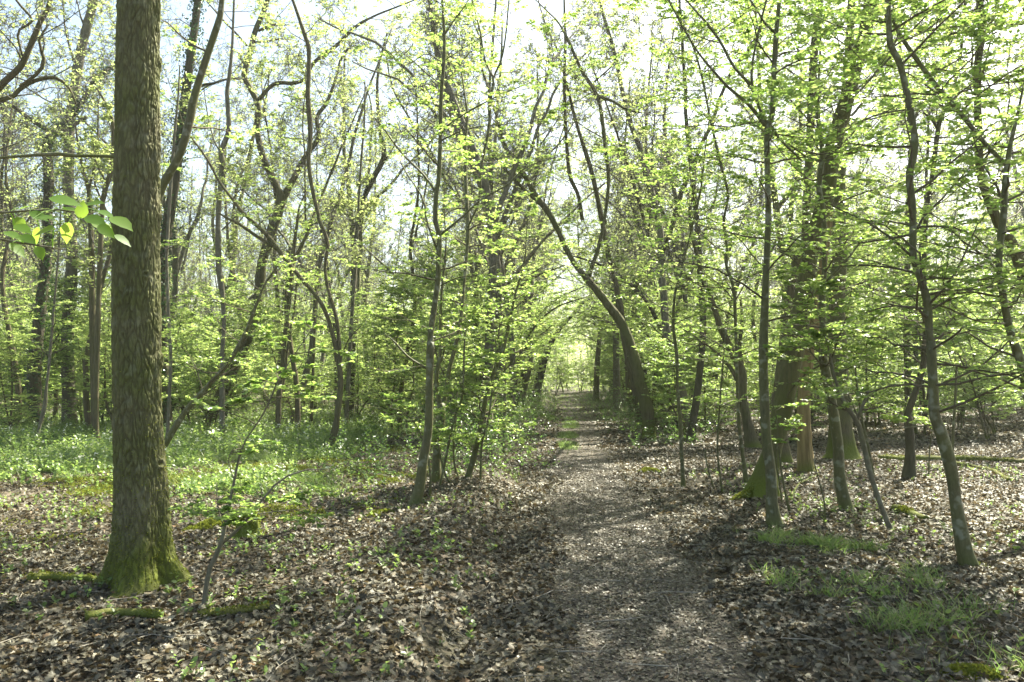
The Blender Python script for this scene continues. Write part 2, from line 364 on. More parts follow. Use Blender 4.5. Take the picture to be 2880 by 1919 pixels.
HMAX = [99.]; RM = [.0055, .004, 4]
def fan_branches(paths, rng, nb, hmin, L, el, planarity, rbase=.012, up=.02, tmin=.1):
    """first-order branches from a set of (P(K,3),R(K)) stems"""
    S, Dd, Ln, Rr = [], [], [], []
    tot = sum(np.linalg.norm(np.diff(P, axis=0), axis=1).sum() for P, R in paths)
    for P, R in paths:
        seg = np.linalg.norm(np.diff(P, axis=0), axis=1).sum(); n = max(1, int(round(nb * seg / tot)))
        t = np.sort(rng.uniform(tmin, 1, n)); f = t * (len(P) - 1); i = np.minimum(f.astype(int), len(P) - 2); u = (f - i)[:, None]
        pos = P[i] + (P[i + 1] - P[i]) * u; rad = R[i]
        ok = (pos[:, 2] > hmin) & (pos[:, 2] < HMAX[0]); pos, rad, t = pos[ok], rad[ok], t[ok]; n = len(pos)
        if n == 0: continue
        az = rng.random() * 6.28 + np.arange(n) * 2.4 + rng.normal(0, .5, n)
        e = np.radians(rng.uniform(el[0], el[1], n))
        S.append(pos); Dd.append(np.stack([np.cos(az) * np.cos(e), np.sin(az) * np.cos(e), np.sin(e)], -1))
        Ln.append(rng.uniform(L[0], L[1], n) * (1 - .35 * t)); Rr.append(np.minimum(np.maximum(rad * .45, .004), rbase))
    if not S: return None
    return np.concatenate(S), np.concatenate(Dd), np.concatenate(Ln), np.concatenate(Rr)

def crown(style, paths, rng, nb, hmin, L, el=(5, 40), dens=1.0, tpl=LEAF_MD, size=(.036, .06), tipsides=3):
    """returns twig Geo, foliage Geo"""
    tw, fo = Geo(), Geo()
    fb = fan_branches(paths, rng, nb, hmin, L, el, 1)
    if fb is None: return tw, fo
    if style == 'horn':       # layered horizontal sprays
        P1, R1 = grow(*fb, rng, K=6, jit=.2, up=.01, flat=.03)
        tw.add(*tubes(P1, R1, 5)[:2])
        P2, R2 = grow(*kids(P1, R1, max(3, int(7 * dens)), rng, .15, 1, (35, 60), (.35, .6), .55, True, .03), rng, K=4, jit=.15, flat=.12)
        tw.add(*tubes(P2, R2, tipsides)[:2])
        P3, R3 = grow(*kids(P2, R2, max(3, int(5 * dens)), rng, .1, 1, (35, 60), (.35, .6), .6, True, -.03), rng, K=3, jit=.14, flat=.15)
        tw.add(*tubes(P3, R3, 3)[:2])
        fo.add(*leaves_on(P3, 8, rng, size, tpl)); fo.add(*leaves_on(P2[:, 1:], 7, rng, (size[0] * .7, size[1] * 1.1), tpl)); fo.add(*leaves_on(P1[:, 3:], 6, rng, size, tpl))
    else:                     # bare crown, upswept limbs, fine twigs and scattered young leaves
        P1, R1 = grow(*fb, rng, K=8, jit=.24, up=.07)
        R1 = R1 * 1.0; tw.add(*tubes(P1, R1, 6)[:2])
        P2, R2 = grow(*kids(P1, R1, 8, rng, .2, 1, (30, 65), (.3, .55), .55, False, .1), rng, K=6, jit=.26, up=.05)
        tw.add(*tubes(P2, R2, 4)[:2])
        P3, R3 = grow(*kids(P2, R2, 7, rng, .15, 1, (30, 70), (.3, .6), .55, False, .08, rmin=RM[0]), rng, K=4, jit=.26, up=.04)
        tw.add(*tubes(P3, R3, 3)[:2])
        P4, R4 = grow(*kids(P3, R3, RM[2], rng, .2, 1, (30, 70), (.3, .6), .7, False, .05, rmin=RM[1]), rng, K=3, jit=.2, up=.03)
        tw.add(*tubes(P4, R4, 3)[:2])
        if dens > 0:
            k = rng.random(len(P4)) < min(1, dens); fo.add(*leaves_on(P4[k], 3, rng, size, tpl, t0=.5, njit=.8))
    return tw, fo

def stem_mesh(P, R, S, rough, seed, flare=0, mat=None, org=(0, 0, 0), smooth=True):
    K = len(P); R = R.copy()
    L_ = np.arange(K) * np.linalg.norm(P[1] - P[0]); R = R * (1 + .07 * vn2(L_ / .22, seed, 8) + .05 * vn2(L_ / .07, seed, 9))
    if flare:
        h = P[:, 2] - P[0, 2]; R = R * (1 + flare * np.exp(-h / .12) + flare * .35 * np.exp(-h / .45))
    V, q, t = tubes(P[None], R[None], S, True)
    n = K * S; c = np.repeat(P, S, 0); d = V[:n] - c; h = (V[:n, 2] - P[0, 2])
    r = np.repeat(R, S)
    a = 1 + rough * (vn3(V[:n, 0] / .09, V[:n, 1] / .09, V[:n, 2] / .35, seed) * .6 + vn3(V[:n, 0] / .04, V[:n, 1] / .04, V[:n, 2] / .12, seed + 1) * .4)
    if flare:
        th = np.tile(np.arange(S) / S * 2 * math.pi, K)
        a = a * (1 + .28 * flare * np.exp(-h / .2) * np.sin(th * 5 + seed + .5 * np.sin(th * 2)))
    V[:n] = c + d * a[:, None]
    return mesh_np("stem", V - np.asarray(org), q, t, mat, smooth)

def ivy_geo(P, R, rng, n, spread=.1, hmax=99, size=(.04, .07)):
    t = rng.random(n); f = t * (len(P) - 1); i = np.minimum(f.astype(int), len(P) - 2); u = (f - i)[:, None]
    c = P[i] + (P[i + 1] - P[i]) * u; T = nrm(P[i + 1] - P[i])
    az = rng.random(n) * 6.28; D = np.stack([np.cos(az), np.sin(az), 0 * az], -1); D = nrm(D - T * (D * T).sum(-1, keepdims=True))
    clump = vn3(c[:, 0] * 2 + D[:, 0], c[:, 1] * 2 + D[:, 1], c[:, 2] * 1.6, 5)
    pos = c + D * (R[i] * 1.02 + np.abs(rng.normal(0, spread, n)) * np.clip(.7 + clump, .1, 2))[:, None]
    ok = clump > -.35; pos, D, T = pos[ok], D[ok], T[ok]; k = len(pos)
    X = nrm(-T + rng.normal(0, .6, (k, 3))); N = nrm(D + rng.normal(0, .5, (k, 3)))
    g = Geo(); g.add(*place(LEAF_MD, pos, X, N, rng.uniform(size[0], size[1], k), 1.3)); return g

HERO_XY = []
def hero(name, label, Y, trunk, limbs=(), bark=None, cat="tree", group=None, style=None, nb=30, hmin=1.0, L=(.8, 1.8), el=(5, 40),
         dens=1.0, tpl=LEAF_MD, size=(.036, .06), ext=0, lean=0, flare=.5, rough=.1, ivy=0, S=12, seed=1, ivyspread=.1, twigmat=None, leafmat=None, hires=False, over=0, tmin=.1):
    rng = np.random.default_rng(seed * 77 + 5)
    pts = tr(trunk)
    P = []; R = []
    for i, (x, y, ww) in enumerate(pts):
        p = at(x, y, Y); k = max(0, p[2] - .5) * lean
        p = at(x, y, Y + k); P.append(p); R.append(ww * (Y + k) / 2240 / 2)
    P = np.array(P); R = np.array(R)
    # stand on the ground
    g0 = float(gh(P[0, 0], P[0, 1]))
    if P[0, 2] > g0 + .03:
        d = P[0] - P[1]; d = d / max(1e-6, -d[2]) if d[2] < -.05 else np.array([0, 0, -1.]); d[0] = np.clip(d[0], -.4, .4); d[1] = np.clip(d[1], -.2, .2)
        hh = P[0, 2] - g0 + .06; B = P[0] + d * hh; B[2] = float(gh(B[0], B[1])) - .06
        P = np.concatenate([[B], P]); R = np.concatenate([[R[0] * 1.08], R])
    else:
        P[0, 2] = g0 - .06
    if ext:
        d = nrm(P[-1] - P[-2]); d = nrm(d + np.array([0, 0, .6])); n = 4
        Ex = P[-1] + d * (np.arange(1, n + 1) / n * ext)[:, None] + rng.normal(0, .06 * ext / 3, (n, 3))
        P = np.concatenate([P, Ex]); R = np.concatenate([R, R[-1] * np.linspace(.85, .2, n)])
    HERO_XY.append((P[0, 0], P[0, 1]))
    org = np.array([P[0, 0], P[0, 1], float(gh(P[0, 0], P[0, 1]))])
    length = np.linalg.norm(np.diff(P, axis=0), axis=1).sum()
    t = thing(name, label, cat, org, group)
    Kt = int(min(300, max(16, length / .08)))
    Pt, Rt = resample(P, R, Kt)
    if hires: oak_trunk(Pt, Rt, t, org, bark)
    else: link("trunk", stem_mesh(Pt, Rt, S, rough, seed, flare, bark, org), t)
    paths = [(Pt, Rt)]
    for li, ls in enumerate(limbs):
        lp = tr(ls); p0 = at(lp[0][0], lp[0][1], Y)
        j = np.argmin(np.abs(P[:, 2] - p0[2])); Y0 = np.interp(p0[2], Pt[:, 2], Pt[:, 1]) if Pt[-1, 2] > Pt[0, 2] else P[j, 1]
        drift = rng.uniform(-.35, .5) if Y > 2.5 else 0.
        acc = 0; LP = []; LR = []
        for i, (x, y, ww) in enumerate(lp):
            if i: acc += math.hypot(x - lp[i - 1][0], y - lp[i - 1][1]) * Y0 / 2240
            Yi = max(2.2, Y0 + drift * acc * .5); LP.append(at(x, y, Yi)); LR.append(ww * Yi / 2240 / 2)
        LP = np.array(LP)
        if ext and lp[-1][1] < 60:   # limb leaves the frame at the top: let it go on
            d = nrm(LP[-1] - LP[-2]); LP = np.concatenate([LP, [LP[-1] + d * ext * .3, LP[-1] + d * ext * .6 + [0, 0, .1]]]); LR += [LR[-1] * .6, LR[-1] * .25]
        K = int(max(8, np.linalg.norm(np.diff(LP, axis=0), axis=1).sum() / .12))
        Pl, Rl = resample(LP, LR, min(K, 120))
        link("limb", stem_mesh(Pl, Rl, 8, rough * .7, seed + li, 0, bark, org), t)
        paths.append((Pl, Rl))
    if style:
        HMAX[0] = 1.6 + .53 * Y + .5 + over if style == 'horn' else 99.  # crown trimmed above the view to let sun in; over adds unseen shade foliage
        tw, fo = crown(style, paths, rng, nb, hmin, L, el, dens * (.5 if style == 'bare' else 1), tpl, size)
        if tw.n: link("twigs", tw.mesh("twigs", twigmat or (B_TWIG if style == 'horn' else B_TWIGB), org), t)
        if fo.n: link("foliage", fo.mesh("foliage", leafmat or (M_HORN if style == 'horn' else M_BUD), org), t)
    if ivy:
        ps = paths[0]
        link("ivy", ivy_geo(ps[0], ps[1], rng, ivy, ivyspread).mesh("ivy", M_IVY, org), t)
    return t, paths, org

def oak_trunk(P, R, t, org, mat):
    S = 400; K = 1500
    P, R = resample(P, R, K); h = P[:, 2] - P[0, 2]
    V, q, tt = tubes(P[None], R[None], S)
    th = np.tile(np.arange(S) / S * 2 * math.pi, K); hh = np.repeat(h, S)
    ct, st = np.cos(th), np.sin(th)
    # plated bark: ridges elongated upwards, broken by cross cracks
    fine = vn3(ct * 30, st * 30, hh * 90, 45)
    def plates(Nc, fv, sd, amp, asp):
        u = th / (2 * math.pi) * Nc + amp * vn3(ct * 6, st * 6, hh * 7, sd) + .3 * amp * vn3(ct * 18, st * 18, hh * 22, sd + 1)
        v = hh * fv + amp * vn3(ct * 5, st * 5, hh * 6, sd + 2); iu, iv = np.floor(u).astype(np.int64), np.floor(v).astype(np.int64)
        f1 = np.full(u.shape, 9.); f2 = np.full(u.shape, 9.)
        for a in (-1, 0, 1):
            for b in (-1, 0, 1):
                cu, cv = iu + a, iv + b; k = np.mod(cu, Nc)
                dx = cu + .5 + .46 * _h(k, cv, 0, sd) - u; dy = (cv + .5 + .48 * _h(k, cv, 1, sd) - v) * asp; d_ = np.sqrt(dx * dx + dy * dy)
                f2 = np.minimum(f2, np.maximum(f1, d_)); f1 = np.minimum(f1, d_)
        return f2 - f1
    a1 = plates(28, 9, 61, .6, .62); a2 = plates(50, 18, 71, .55, .7)
    dep = .75 + .5 * vn3(ct * 3, st * 3, hh * 3, 47)
    plate = sstep(a1 / .34) * (.6 + .4 * sstep(a2 / .3))
    disp = .017 * dep * (plate - .7) + .0022 * fine + .0035 * vn3(ct * 14, st * 14, hh * 30, 49) + .006 * vn3(ct * 2, st * 2, hh * 1.5, 46)
    for (kt, kh, kr) in [(4.9, 1.75, .035), (5.4, 2.9, .03), (5.1, 4.1, .04), (4.4, .95, .028), (3.9, 2.4, .02), (5.6, 3.4, .025)]:
        dd = np.sqrt((np.mod(th - kt + math.pi, 2 * math.pi) - math.pi) ** 2 * .17 ** 2 + (hh - kh) ** 2) / kr
        disp = disp + .016 * np.exp(-((dd - 1.1) / .5) ** 2) - .012 * np.exp(-(dd / .5) ** 2); plate = plate * (1 - .95 * np.exp(-(dd / .65) ** 2))
    # root flare with buttresses
    lobes = np.sin(th * 4 + 1.0 + .6 * np.sin(th * 3)); 
    fl = .045 * np.exp(-hh / .35) + .13 * np.exp(-hh / .10) * (1 + .75 * lobes) + .03 * np.exp(-hh / .5) * lobes
    n = K * S; c = np.repeat(P, S, 0); d = nrm(V[:n] - c)
    V[:n] = V[:n] + d * (disp * (1 - .5 * np.exp(-hh / .25)) + fl + .012 * np.exp(-hh / .3) * vn3(ct * 12, st * 12, hh * 20, 47))[:, None]
    me = mesh_np("trunk", V - org, q, None, mat, True); at_ = me.attributes.new("crack", 'FLOAT', 'POINT')
    at_.data.foreach_set("value", (1 - plate).astype(np.float32)); link("trunk", me, t)
    # moss tufts hugging the root flare and one flank
    rng = np.random.default_rng(9); m = 48000
    i = rng.integers(0, K // 3, m); j = rng.integers(0, S, m); k = i * S + j
    pos = V[k]; hz = pos[:, 2] - P[0, 2]; ang = th[k]; D = d[k]
    side = .55 + .45 * D[:, 0]
    pr = np.exp(-hz / (.22 + .35 * side)) * (1.1 + .6 * vn3(pos[:, 0] * 9, pos[:, 1] * 9, pos[:, 2] * 6, 48))
    ok = rng.random(m) < pr; pos, D = pos[ok], D[ok]; m = len(pos)
    g = Geo(); X = nrm(D * .8 + rng.normal(0, .6, (m, 3))); g.add(*place(LEAF_LO, pos - D * .002, X, nrm(rng.normal(0, 1, (m, 3))), rng.uniform(.008, .018, m), 1.0))
    link("moss", g.mesh("moss", M_MOSS, org), t)


# 1 the big oak
hero("oak_tree", "thick oak trunk with cracked green bark and moss at its flared foot", 6.15,
     "J 655,1135,250 655,1080,236 652,1000,226 652,900,222 650,700,216 640,500,210 632,300,204 628,0,203 A 837,1300,265 842,900,258 846,500,250 852,60,248 860,-500,235 870,-1200,210",
     ["A 760,965,22 640,957,20 560,955,20 430,955,24 330,940,26 240,952,20 150,955,18 -40,970,14 -200,960,8"], B_OAK, hires=True,
     style='bare', nb=16, hmin=5.2, L=(2.0, 3.5), dens=.5, ext=5, seed=1, size=(.04, .07))
hero("young_tree", "dark smooth stem curving upwards from behind the big oak trunk", 8.4,
     "J 560,1080,34 600,700,34 640,300,32 A 900,1420,54 970,1210,52 1010,1110,50 1090,970,50 1150,790,50 1190,600,48 1240,430,46 1290,280,42 1340,130,38 1355,50,36 1370,-200,30",
     [], B_SMOOTH, style='horn', nb=9, hmin=4.2, L=(.8, 1.5), ext=2.5, flare=.42, seed=2, dens=.7)
hero("young_tree", "thin stem leaning far over to the path side out from behind the big oak foot", 13.6,
     "J 690,620,24 C 60,1530,40 120,1445,38 190,1330,36 260,1220,36 320,1150,32 420,1040,28 520,930,28 570,850,26 630,740,24 700,560,18 760,420,12 850,300,8",
     [], B_SMOOTH, style='horn', nb=16, hmin=1.2, L=(.8, 1.7), flare=.42, seed=3, dens=.8)
hero("oak_tree", "leaning forked tree with a crooked crown, rising from the herbs behind the thin leaning stem", 25,
     "C 405,1290,74 415,1250,72 540,1000,64 640,780,64 690,640,60 720,420,56 735,300,56 780,140,58 B 790,1420,58 850,1230,60 820,1140,44 740,960,40 705,800,36 710,650,34 660,540,34 625,460,34 660,330,32 690,200,34 740,80,30 780,-40,28",
     ["B 715,610,26 810,515,26 930,510,24 1000,480,20 1040,400,22 1080,360,26 1190,280,24 1300,170,22 1420,100,14 1568,40,10",
      "B 850,1240,52 920,1110,40 1000,960,36 1080,840,30 1070,720,26 1130,630,24 1180,500,20 1220,360,16 1300,250,12",
      "B 640,280,14 570,200,13 500,130,12 440,60,10", "B 690,260,16 760,255,12 850,240,10 940,250,6", "B 620,480,16 500,490,14 380,540,10 300,620,6",
      "B 710,190,18 800,155,12 900,155,8"], B_BROWN,
     style='bare', nb=34, hmin=5.5, L=(1.6, 3.2), dens=.9, ext=3, flare=.3, seed=4, size=(.06, .11), S=14)
hero("young_tree", "pale wavy stem lit along one edge, standing beside the ivy covered trunks", 20,
     "C 490,1320,34 490,1150,34 490,1000,28 490,850,26 500,700,24 490,480,30 470,350,36 B 465,1400,34 470,1250,32 490,1000,32 485,930,34 530,800,30 525,680,30 520,560,26 535,450,22 550,300,18 560,60,14 565,-100,10",
     ["B 490,1410,12 540,1360,10 600,1300,9 680,1240,6", "B 480,930,14 440,860,10 400,700,8 380,560,6"], B_GREY, style='bare', nb=22, hmin=4, L=(1., 2.2), dens=.7, ext=3, flare=.42, seed=5, size=(.05, .08))
hero("young_tree", "brown twin stemmed tree with one long limb reaching over to the wavy stem", 17,
     "C 1140,1470,44 1180,1330,40 1200,1200,38 1215,1010,34 1190,850,30 1160,720,26 1120,600,24 1060,500,24 940,360,26 830,220,30 760,130,26 620,0,20 B 560,1230,18 470,1110,16 400,980,14 300,840,10 250,760,6",
     ["C 1213,1010,28 1210,850,26 1190,650,22 1140,470,22 1120,330,20 1135,180,24 1080,30,20 B 1085,1330,22 1050,1200,24 1020,1000,26 1030,800,30 1015,600,30 1020,450,28 1020,300,28 990,200,26 940,50,20 900,-60,16",
      "C 800,205,24 700,140,20 600,70,18 520,30,14 470,0,10", "C 1205,930,10 1260,780,8 1340,690,6"], B_BROWN,
     style='horn', nb=26, hmin=1.6, L=(.9, 1.8), ext=2, flare=.42, seed=6, dens=.8)
hero("young_tree", "straight slender hornbeam with many low branches, its foot on sunlit leaves beside the path", 9.5,
     "K 325,790,44 355,700,42 375,560,40 400,400,38 405,200,34 410,0,34 D 290,620,34 285,480,36 310,300,34 330,150,34 335,0,32 E 340,1450,30 315,1350,30 320,1180,28 335,1100,26 345,850,24 350,600,24 365,400,22 370,220,20 360,60,16 358,-160,12",
     ["E 315,1180,16 250,1080,14 110,940,12 0,790,9 -60,720,5", "E 325,1530,14 260,1350,12 240,1220,10 130,1050,8 90,960,4",
      "E 345,1440,15 480,1330,14 600,1220,12 760,1130,10 880,1020,7 1130,940,5 1250,880,3", "E 350,820,12 400,760,10 560,660,9 740,570,8 960,480,5 1100,400,3",
      "E 355,860,10 480,800,8 640,770,6 900,750,4 1040,745,3", "E 345,800,9 280,750,7 130,660,5 0,590,4", "E 350,520,7 250,440,6 100,310,5 -50,200,3",
      "E 370,215,11 440,110,10 500,30,7 540,-60,5", "D 265,690,14 150,620,12 60,520,8 0,480,4", "E 350,380,8 260,330,6 180,380,5 100,410,4",
      "E 375,370,7 480,300,6 600,230,5 700,160,3", "D 350,180,9 460,130,7 560,120,6 680,60,4", "D 275,450,8 170,400,6 60,390,4 -40,370,3"], B_SMOOTH,
     style='horn', nb=52, hmin=1.5, L=(.6, 1.5), ext=4, flare=.5, seed=7, dens=.7, tmin=.0, over=3.5)
hero("young_tree", "hornbeam with a crooked stem forking above knee height, close behind the straight slender one", 11.9,
     "K 435,670,40 440,500,36 460,350,34 455,280,32 D 350,950,30 320,760,28 345,600,22 345,400,18 355,200,16 370,50,12 E 380,1480,9 370,1300,6",
     ["D 350,1010,24 400,700,26 440,540,24 475,350,20 490,180,18 505,0,18 E 515,1400,26 500,1100,22 500,850,20 510,700,15 490,550,12 470,400,9 460,200,7",
      "E 515,1390,12 580,1230,12 600,1000,14 640,800,16 655,600,16 670,480,14 620,380,12 590,200,10 560,80,9",
      "E 668,480,12 720,360,12 745,220,10 760,60,9"], B_SMOOTH,
     style='horn', nb=34, hmin=1.0, L=(.7, 1.6), ext=3.5, flare=.42, seed=8, dens=.75, over=3)
hero("young_tree", "slim stem slanting to the path, last of the row beside the slender hornbeams", 11.7,
     "D 500,1410,30 560,1200,32 600,1000,30 640,800,28 720,600,24 770,400,18 800,250,14 850,80,10 865,0,8 E 870,1480,7 880,1300,5",
     ["D 720,600,10 700,480,8 740,350,6", "D 830,150,6 900,110,6 980,60,4", "D 650,760,9 740,700,7 820,600,5"], B_SMOOTH, style='horn', nb=26, hmin=.8, L=(.6, 1.2), flare=.42, seed=9, dens=.8)
k = 0
for Y, s in [(11.5, "D 590,1395,14 600,1150,14 640,1000,12 670,750,10 690,600,8"), (11.3, "D 440,1510,15 380,1350,14 340,1200,11 330,1080,9 300,980,6"),
             (11.2, "D 335,1500,14 370,1280,14 430,1000,14 480,850,12 490,600,12 500,430,8"), (16, "D 735,1160,20 740,900,18 735,620,12 700,450,8"),
             (10.2, "D 272,1560,16 285,1400,14 270,1250,12 210,1060,9 120,960,7 30,930,5"), (11.8, "D 520,1480,12 450,1340,12 425,1200,12 440,1000,9 450,800,6")]:
    hero("sapling", "thin sapling stem among the cluster beside the slender hornbeams", Y, s, [], B_SMOOTH, cat="sapling", group="thin saplings clustered left of the path", style='horn', nb=9, hmin=.5, L=(.4, .9), flare=0, seed=100 + k, dens=.8, S=8); k += 1
hero("leaning_tree", "dark trunk arching over the far end of the path", 45,
     "D 925,900,64 930,870,60 960,720,50 1000,580,40 1060,470,24 1130,390,18 1220,290,12 1290,260,8", [], B_DARK, style='horn', nb=44, hmin=4.5, L=(1.5, 3), ivy=1500, seed=11, ivyspread=.1)
hero("leaning_tree", "dark upright trunk next to the one arching over the path end", 41,
     "D 820,880,50 850,740,36 880,600,26 890,470,20 900,300,12", [], B_DARK, style='horn', nb=26, hmin=3, L=(1.2, 2.4), seed=12)
hero("young_tree", "brown trunk in sunlight at the far bend of the path", 50, "D 1300,840,36 1305,680,34 1320,500,30 1330,350,20 1335,200,12", [], B_BROWN, style='horn', nb=26, hmin=4, L=(1.5, 3), seed=13)
hero("young_tree", "smooth grey trunk standing beside the far path", 37, "H 295,870,46 292,760,44 290,600,40 288,450,36 280,300,30 270,100,22", [], B_GREY, style='horn', nb=22, hmin=4, L=(1.2, 2.6), seed=14)
hero("leaning_tree", "big leaning tree bending in an arch over the path, moss on its upper side", 21,
     "H 490,1110,78 480,950,76 430,750,74 400,620,66 330,430,56 240,300,52 120,150,44 20,25,32 E 1060,1400,34 1000,1290,36 930,1200,34 870,1090,32 790,980,30 730,870,26 700,740,22 660,620,18 640,540,16 600,420,14 590,250,12 550,140,10 540,50,8",
     ["H 120,140,28 150,40,24 E 1310,1530,26 1350,1350,20 1375,1100,24 1350,850,24 1310,600,26 1210,430,22 1120,230,20 1060,130,10 980,50,8",
      "E 1000,1290,24 900,1200,20 780,1080,18 680,960,14 610,880,12 520,770,10 440,640,7 300,560,4", "E 1310,590,22 1400,620,18 1480,670,16 1568,690,12", "E 1290,500,12 1400,400,9 1440,320,6"], B_MOSSY,
     style='horn', nb=46, hmin=3.6, L=(1., 2.4), ext=2, flare=.35, seed=15, dens=.8, S=16, size=(.05, .08))
hero("young_tree", "tall brown trunk rising close behind the big leaning arch tree", 25,
     "H 440,1000,64 440,980,60 400,780,50 350,560,44 310,300,44 280,150,34 255,60,30 E 1290,1130,28 1230,920,26 1180,760,20 1130,560,18 1100,450,14 1060,300,12 1000,180,10 960,60,8",
     ["E 1215,1350,24 1190,1200,24 1140,1080,24 1120,900,22 1110,700,20 1105,500,22 1110,250,16 1105,60,14"], B_BROWN, style='bare', nb=24, hmin=5, L=(1.4, 2.6), dens=.8, ext=2, seed=16, size=(.05, .09))
hero("young_tree", "thin wavy stem standing alone on the leaves just past the path edge", 11.9,
     "H 700,1405,24 690,1200,24 680,1000,24 665,800,20 660,600,22 640,430,18 650,230,16 690,100,14 710,0,12 F 800,1200,12 830,950,8 850,800,6", [], B_SMOOTH, style='horn', nb=44, hmin=1.9, L=(.6, 1.6), ext=4, over=4, flare=.42, seed=17, dens=.8)
hero("young_tree", "crooked forking trunk behind the two stems right of the lone wavy one", 18.5,
     "H 1130,1175,80 1090,1000,60 1060,850,56 1060,720,58 1000,590,44 930,440,40 880,290,36 840,200,32 800,60,26 F 740,1350,20 760,1200,14",
     ["H 1030,760,26 1000,700,24 960,650,22 890,580,14 780,500,10 700,450,8", "H 850,240,22 740,140,20 640,60,12", "H 1065,710,30 1045,560,26 1060,400,20 1050,250,14"], B_BROWN, style='horn', nb=40, hmin=1.4, L=(1, 2), ext=1.5, seed=18, dens=.9)
hero("young_tree", "straight thin stem in front of the crooked forking trunk", 12,
     "H 1090,1395,24 1050,1100,22 1035,900,20 1030,700,22 1020,400,20 1010,200,22 970,80,20 960,0,18 F 970,1540,18 950,1350,16 975,1200,16 940,1040,16 900,880,16 860,700,14 810,450,14 750,260,12 650,60,10 600,-60,8", [], B_SMOOTH,
     style='horn', nb=72, hmin=1.8, dens=.78, L=(.8, 1.8), ext=4, over=4.5, flare=.42, seed=19)
hero("oak_tree", "large leaning trunk with mossy buttress roots spreading over the leaves", 10.4,
     "H 1180,1480,170 1195,1400,140 1235,1230,116 1280,1060,112 1330,850,116 1390,530,116 1440,250,108 1475,0,92 G 350,1200,100 400,900,95 470,650,88 540,400,84 590,200,82 620,60,80 650,-100,76",
     ["G 330,1250,36 310,1150,34 330,950,30 325,850,26 310,700,18 310,500,16 320,300,10"], B_MOSSY, style='horn', nb=44, hmin=3.8, L=(1.4, 3.0), ext=6.5, over=7, flare=.55, rough=.14, seed=20, S=28)
hero("hornbeam_tree", "smooth dark stem with two high forks, standing in front of the mossy rooted trunk", 8.5,
     "L 430,865,60 410,750,46 405,600,46 385,450,44 375,250,42 372,0,40 F 1215,1500,38 1220,1300,36 1215,1000,34 1215,800,36 1245,700,34 1255,450,32 1270,200,30 1285,50,26 1290,-80,24",
     ["F 1215,790,24 1110,650,22 980,540,20 880,430,16 790,320,12 700,170,12 640,60,10", "F 1218,780,22 1150,620,20 1120,500,18 1125,380,14 1160,200,14 1195,60,12",
      "F 1115,520,20 1010,410,18 930,260,18 850,150,16 770,60,12", "F 1230,760,16 1290,850,16 1370,930,14 1430,990,8", "F 1270,210,16 1200,140,14 1150,60,12",
      "H 1225,80,8 1150,30,8 F 1020,1440,7 860,1400,6 700,1330,5 500,1250,4"], B_SMOOTH,
     style='horn', nb=80, hmin=2.0, dens=.78, L=(.8, 1.9), ext=4, over=3, flare=.5, seed=21, S=14, tpl=LEAF_MD)
hero("hornbeam_tree", "slightly curved stem forking at mid height, left of the snag with peeling bark", 9.4,
     "L 760,790,50 725,650,48 710,450,44 680,260,44 650,100,40 635,0,38 I 340,700,36 335,450,36 330,250,42 345,100,30 345,0,30 G 345,1500,28 340,1300,28 315,1150,30 335,950,28 325,850,24 300,700,18 310,500,16 320,300,12 330,60,9",
     ["I 330,200,22 400,110,18 480,30,14 G 600,1440,10 720,1330,8 800,1250,5", "G 340,880,16 400,790,14 470,790,10 560,720,8"], B_SMOOTH, style='horn', nb=62, hmin=1.6, dens=.78, L=(.8, 1.7), ext=1.5, flare=.42, seed=22, S=12)
hero("sapling", "grey forked sapling leaning over, its foot beside a mossy log", 8.3,
     "L 965,885,26 905,740,24 860,600,22 820,430,22 800,370,24 740,280,20 700,170,12 I 380,600,10 320,400,7 240,130,5", ["L 800,365,18 830,290,16 855,230,12"], B_GREY, cat="sapling", style='horn', nb=22, hmin=1.2, L=(.5, 1.2), flare=0, seed=23, S=10)
hero("tree_snag", "broken trunk with peeling orange bark beside the mossy rooted tree", 13,
     "H 1460,1355,92 1450,1250,84 1445,1100,80 1440,900,80 1470,600,70 1510,380,60 1530,250,50 G 350,1500,56 380,1300,40", [], B_PEEL, style='horn', nb=8, hmin=2, L=(.8, 1.5), flare=.5, rough=.2, seed=24, S=16)
hero("oak_tree", "stout trunk with a mossy foot standing behind the smooth curved stem", 15.8,
     "L 730,545,126 728,480,108 725,400,100 722,250,96 I 435,1000,110 430,700,110 420,400,100 425,200,90 440,20,88 G 430,1400,84 430,1200,78 450,900,70 480,600,62 500,300,54 510,60,46", [], B_MOSSY, style='horn', nb=54, hmin=3, L=(1.4, 3.0), ext=6, over=6, flare=.4, seed=25, S=18)
hero("oak_tree", "tall dark trunk partly hidden by the large leaning mossy one", 15,
     "I 70,1010,80 60,900,78 100,600,70 150,200,60 180,0,58 G 225,1540,58 240,1200,50 260,800,46 270,500,48 295,200,48 310,60,44 320,-80,40", [], B_BROWN, style='horn', nb=26, hmin=3, L=(1.2, 2.4), ext=4, seed=26)
hero("young_tree", "dark crooked stem between the stout mossy trunk and the curving smooth one", 12.3,
     "L 1040,650,44 1045,500,40 1035,350,36 I 850,980,40 930,750,36 960,600,36 965,350,34 955,100,30 G 970,1300,28 1010,1050,26 1050,750,30 1120,600,20 1180,330,16 1200,100,14 1210,-60,10",
     ["G 1045,800,20 1000,730,16 950,690,12"], B_DARK, style='horn', nb=52, hmin=1.5, dens=.78, L=(.9, 1.8), ext=2, seed=27)
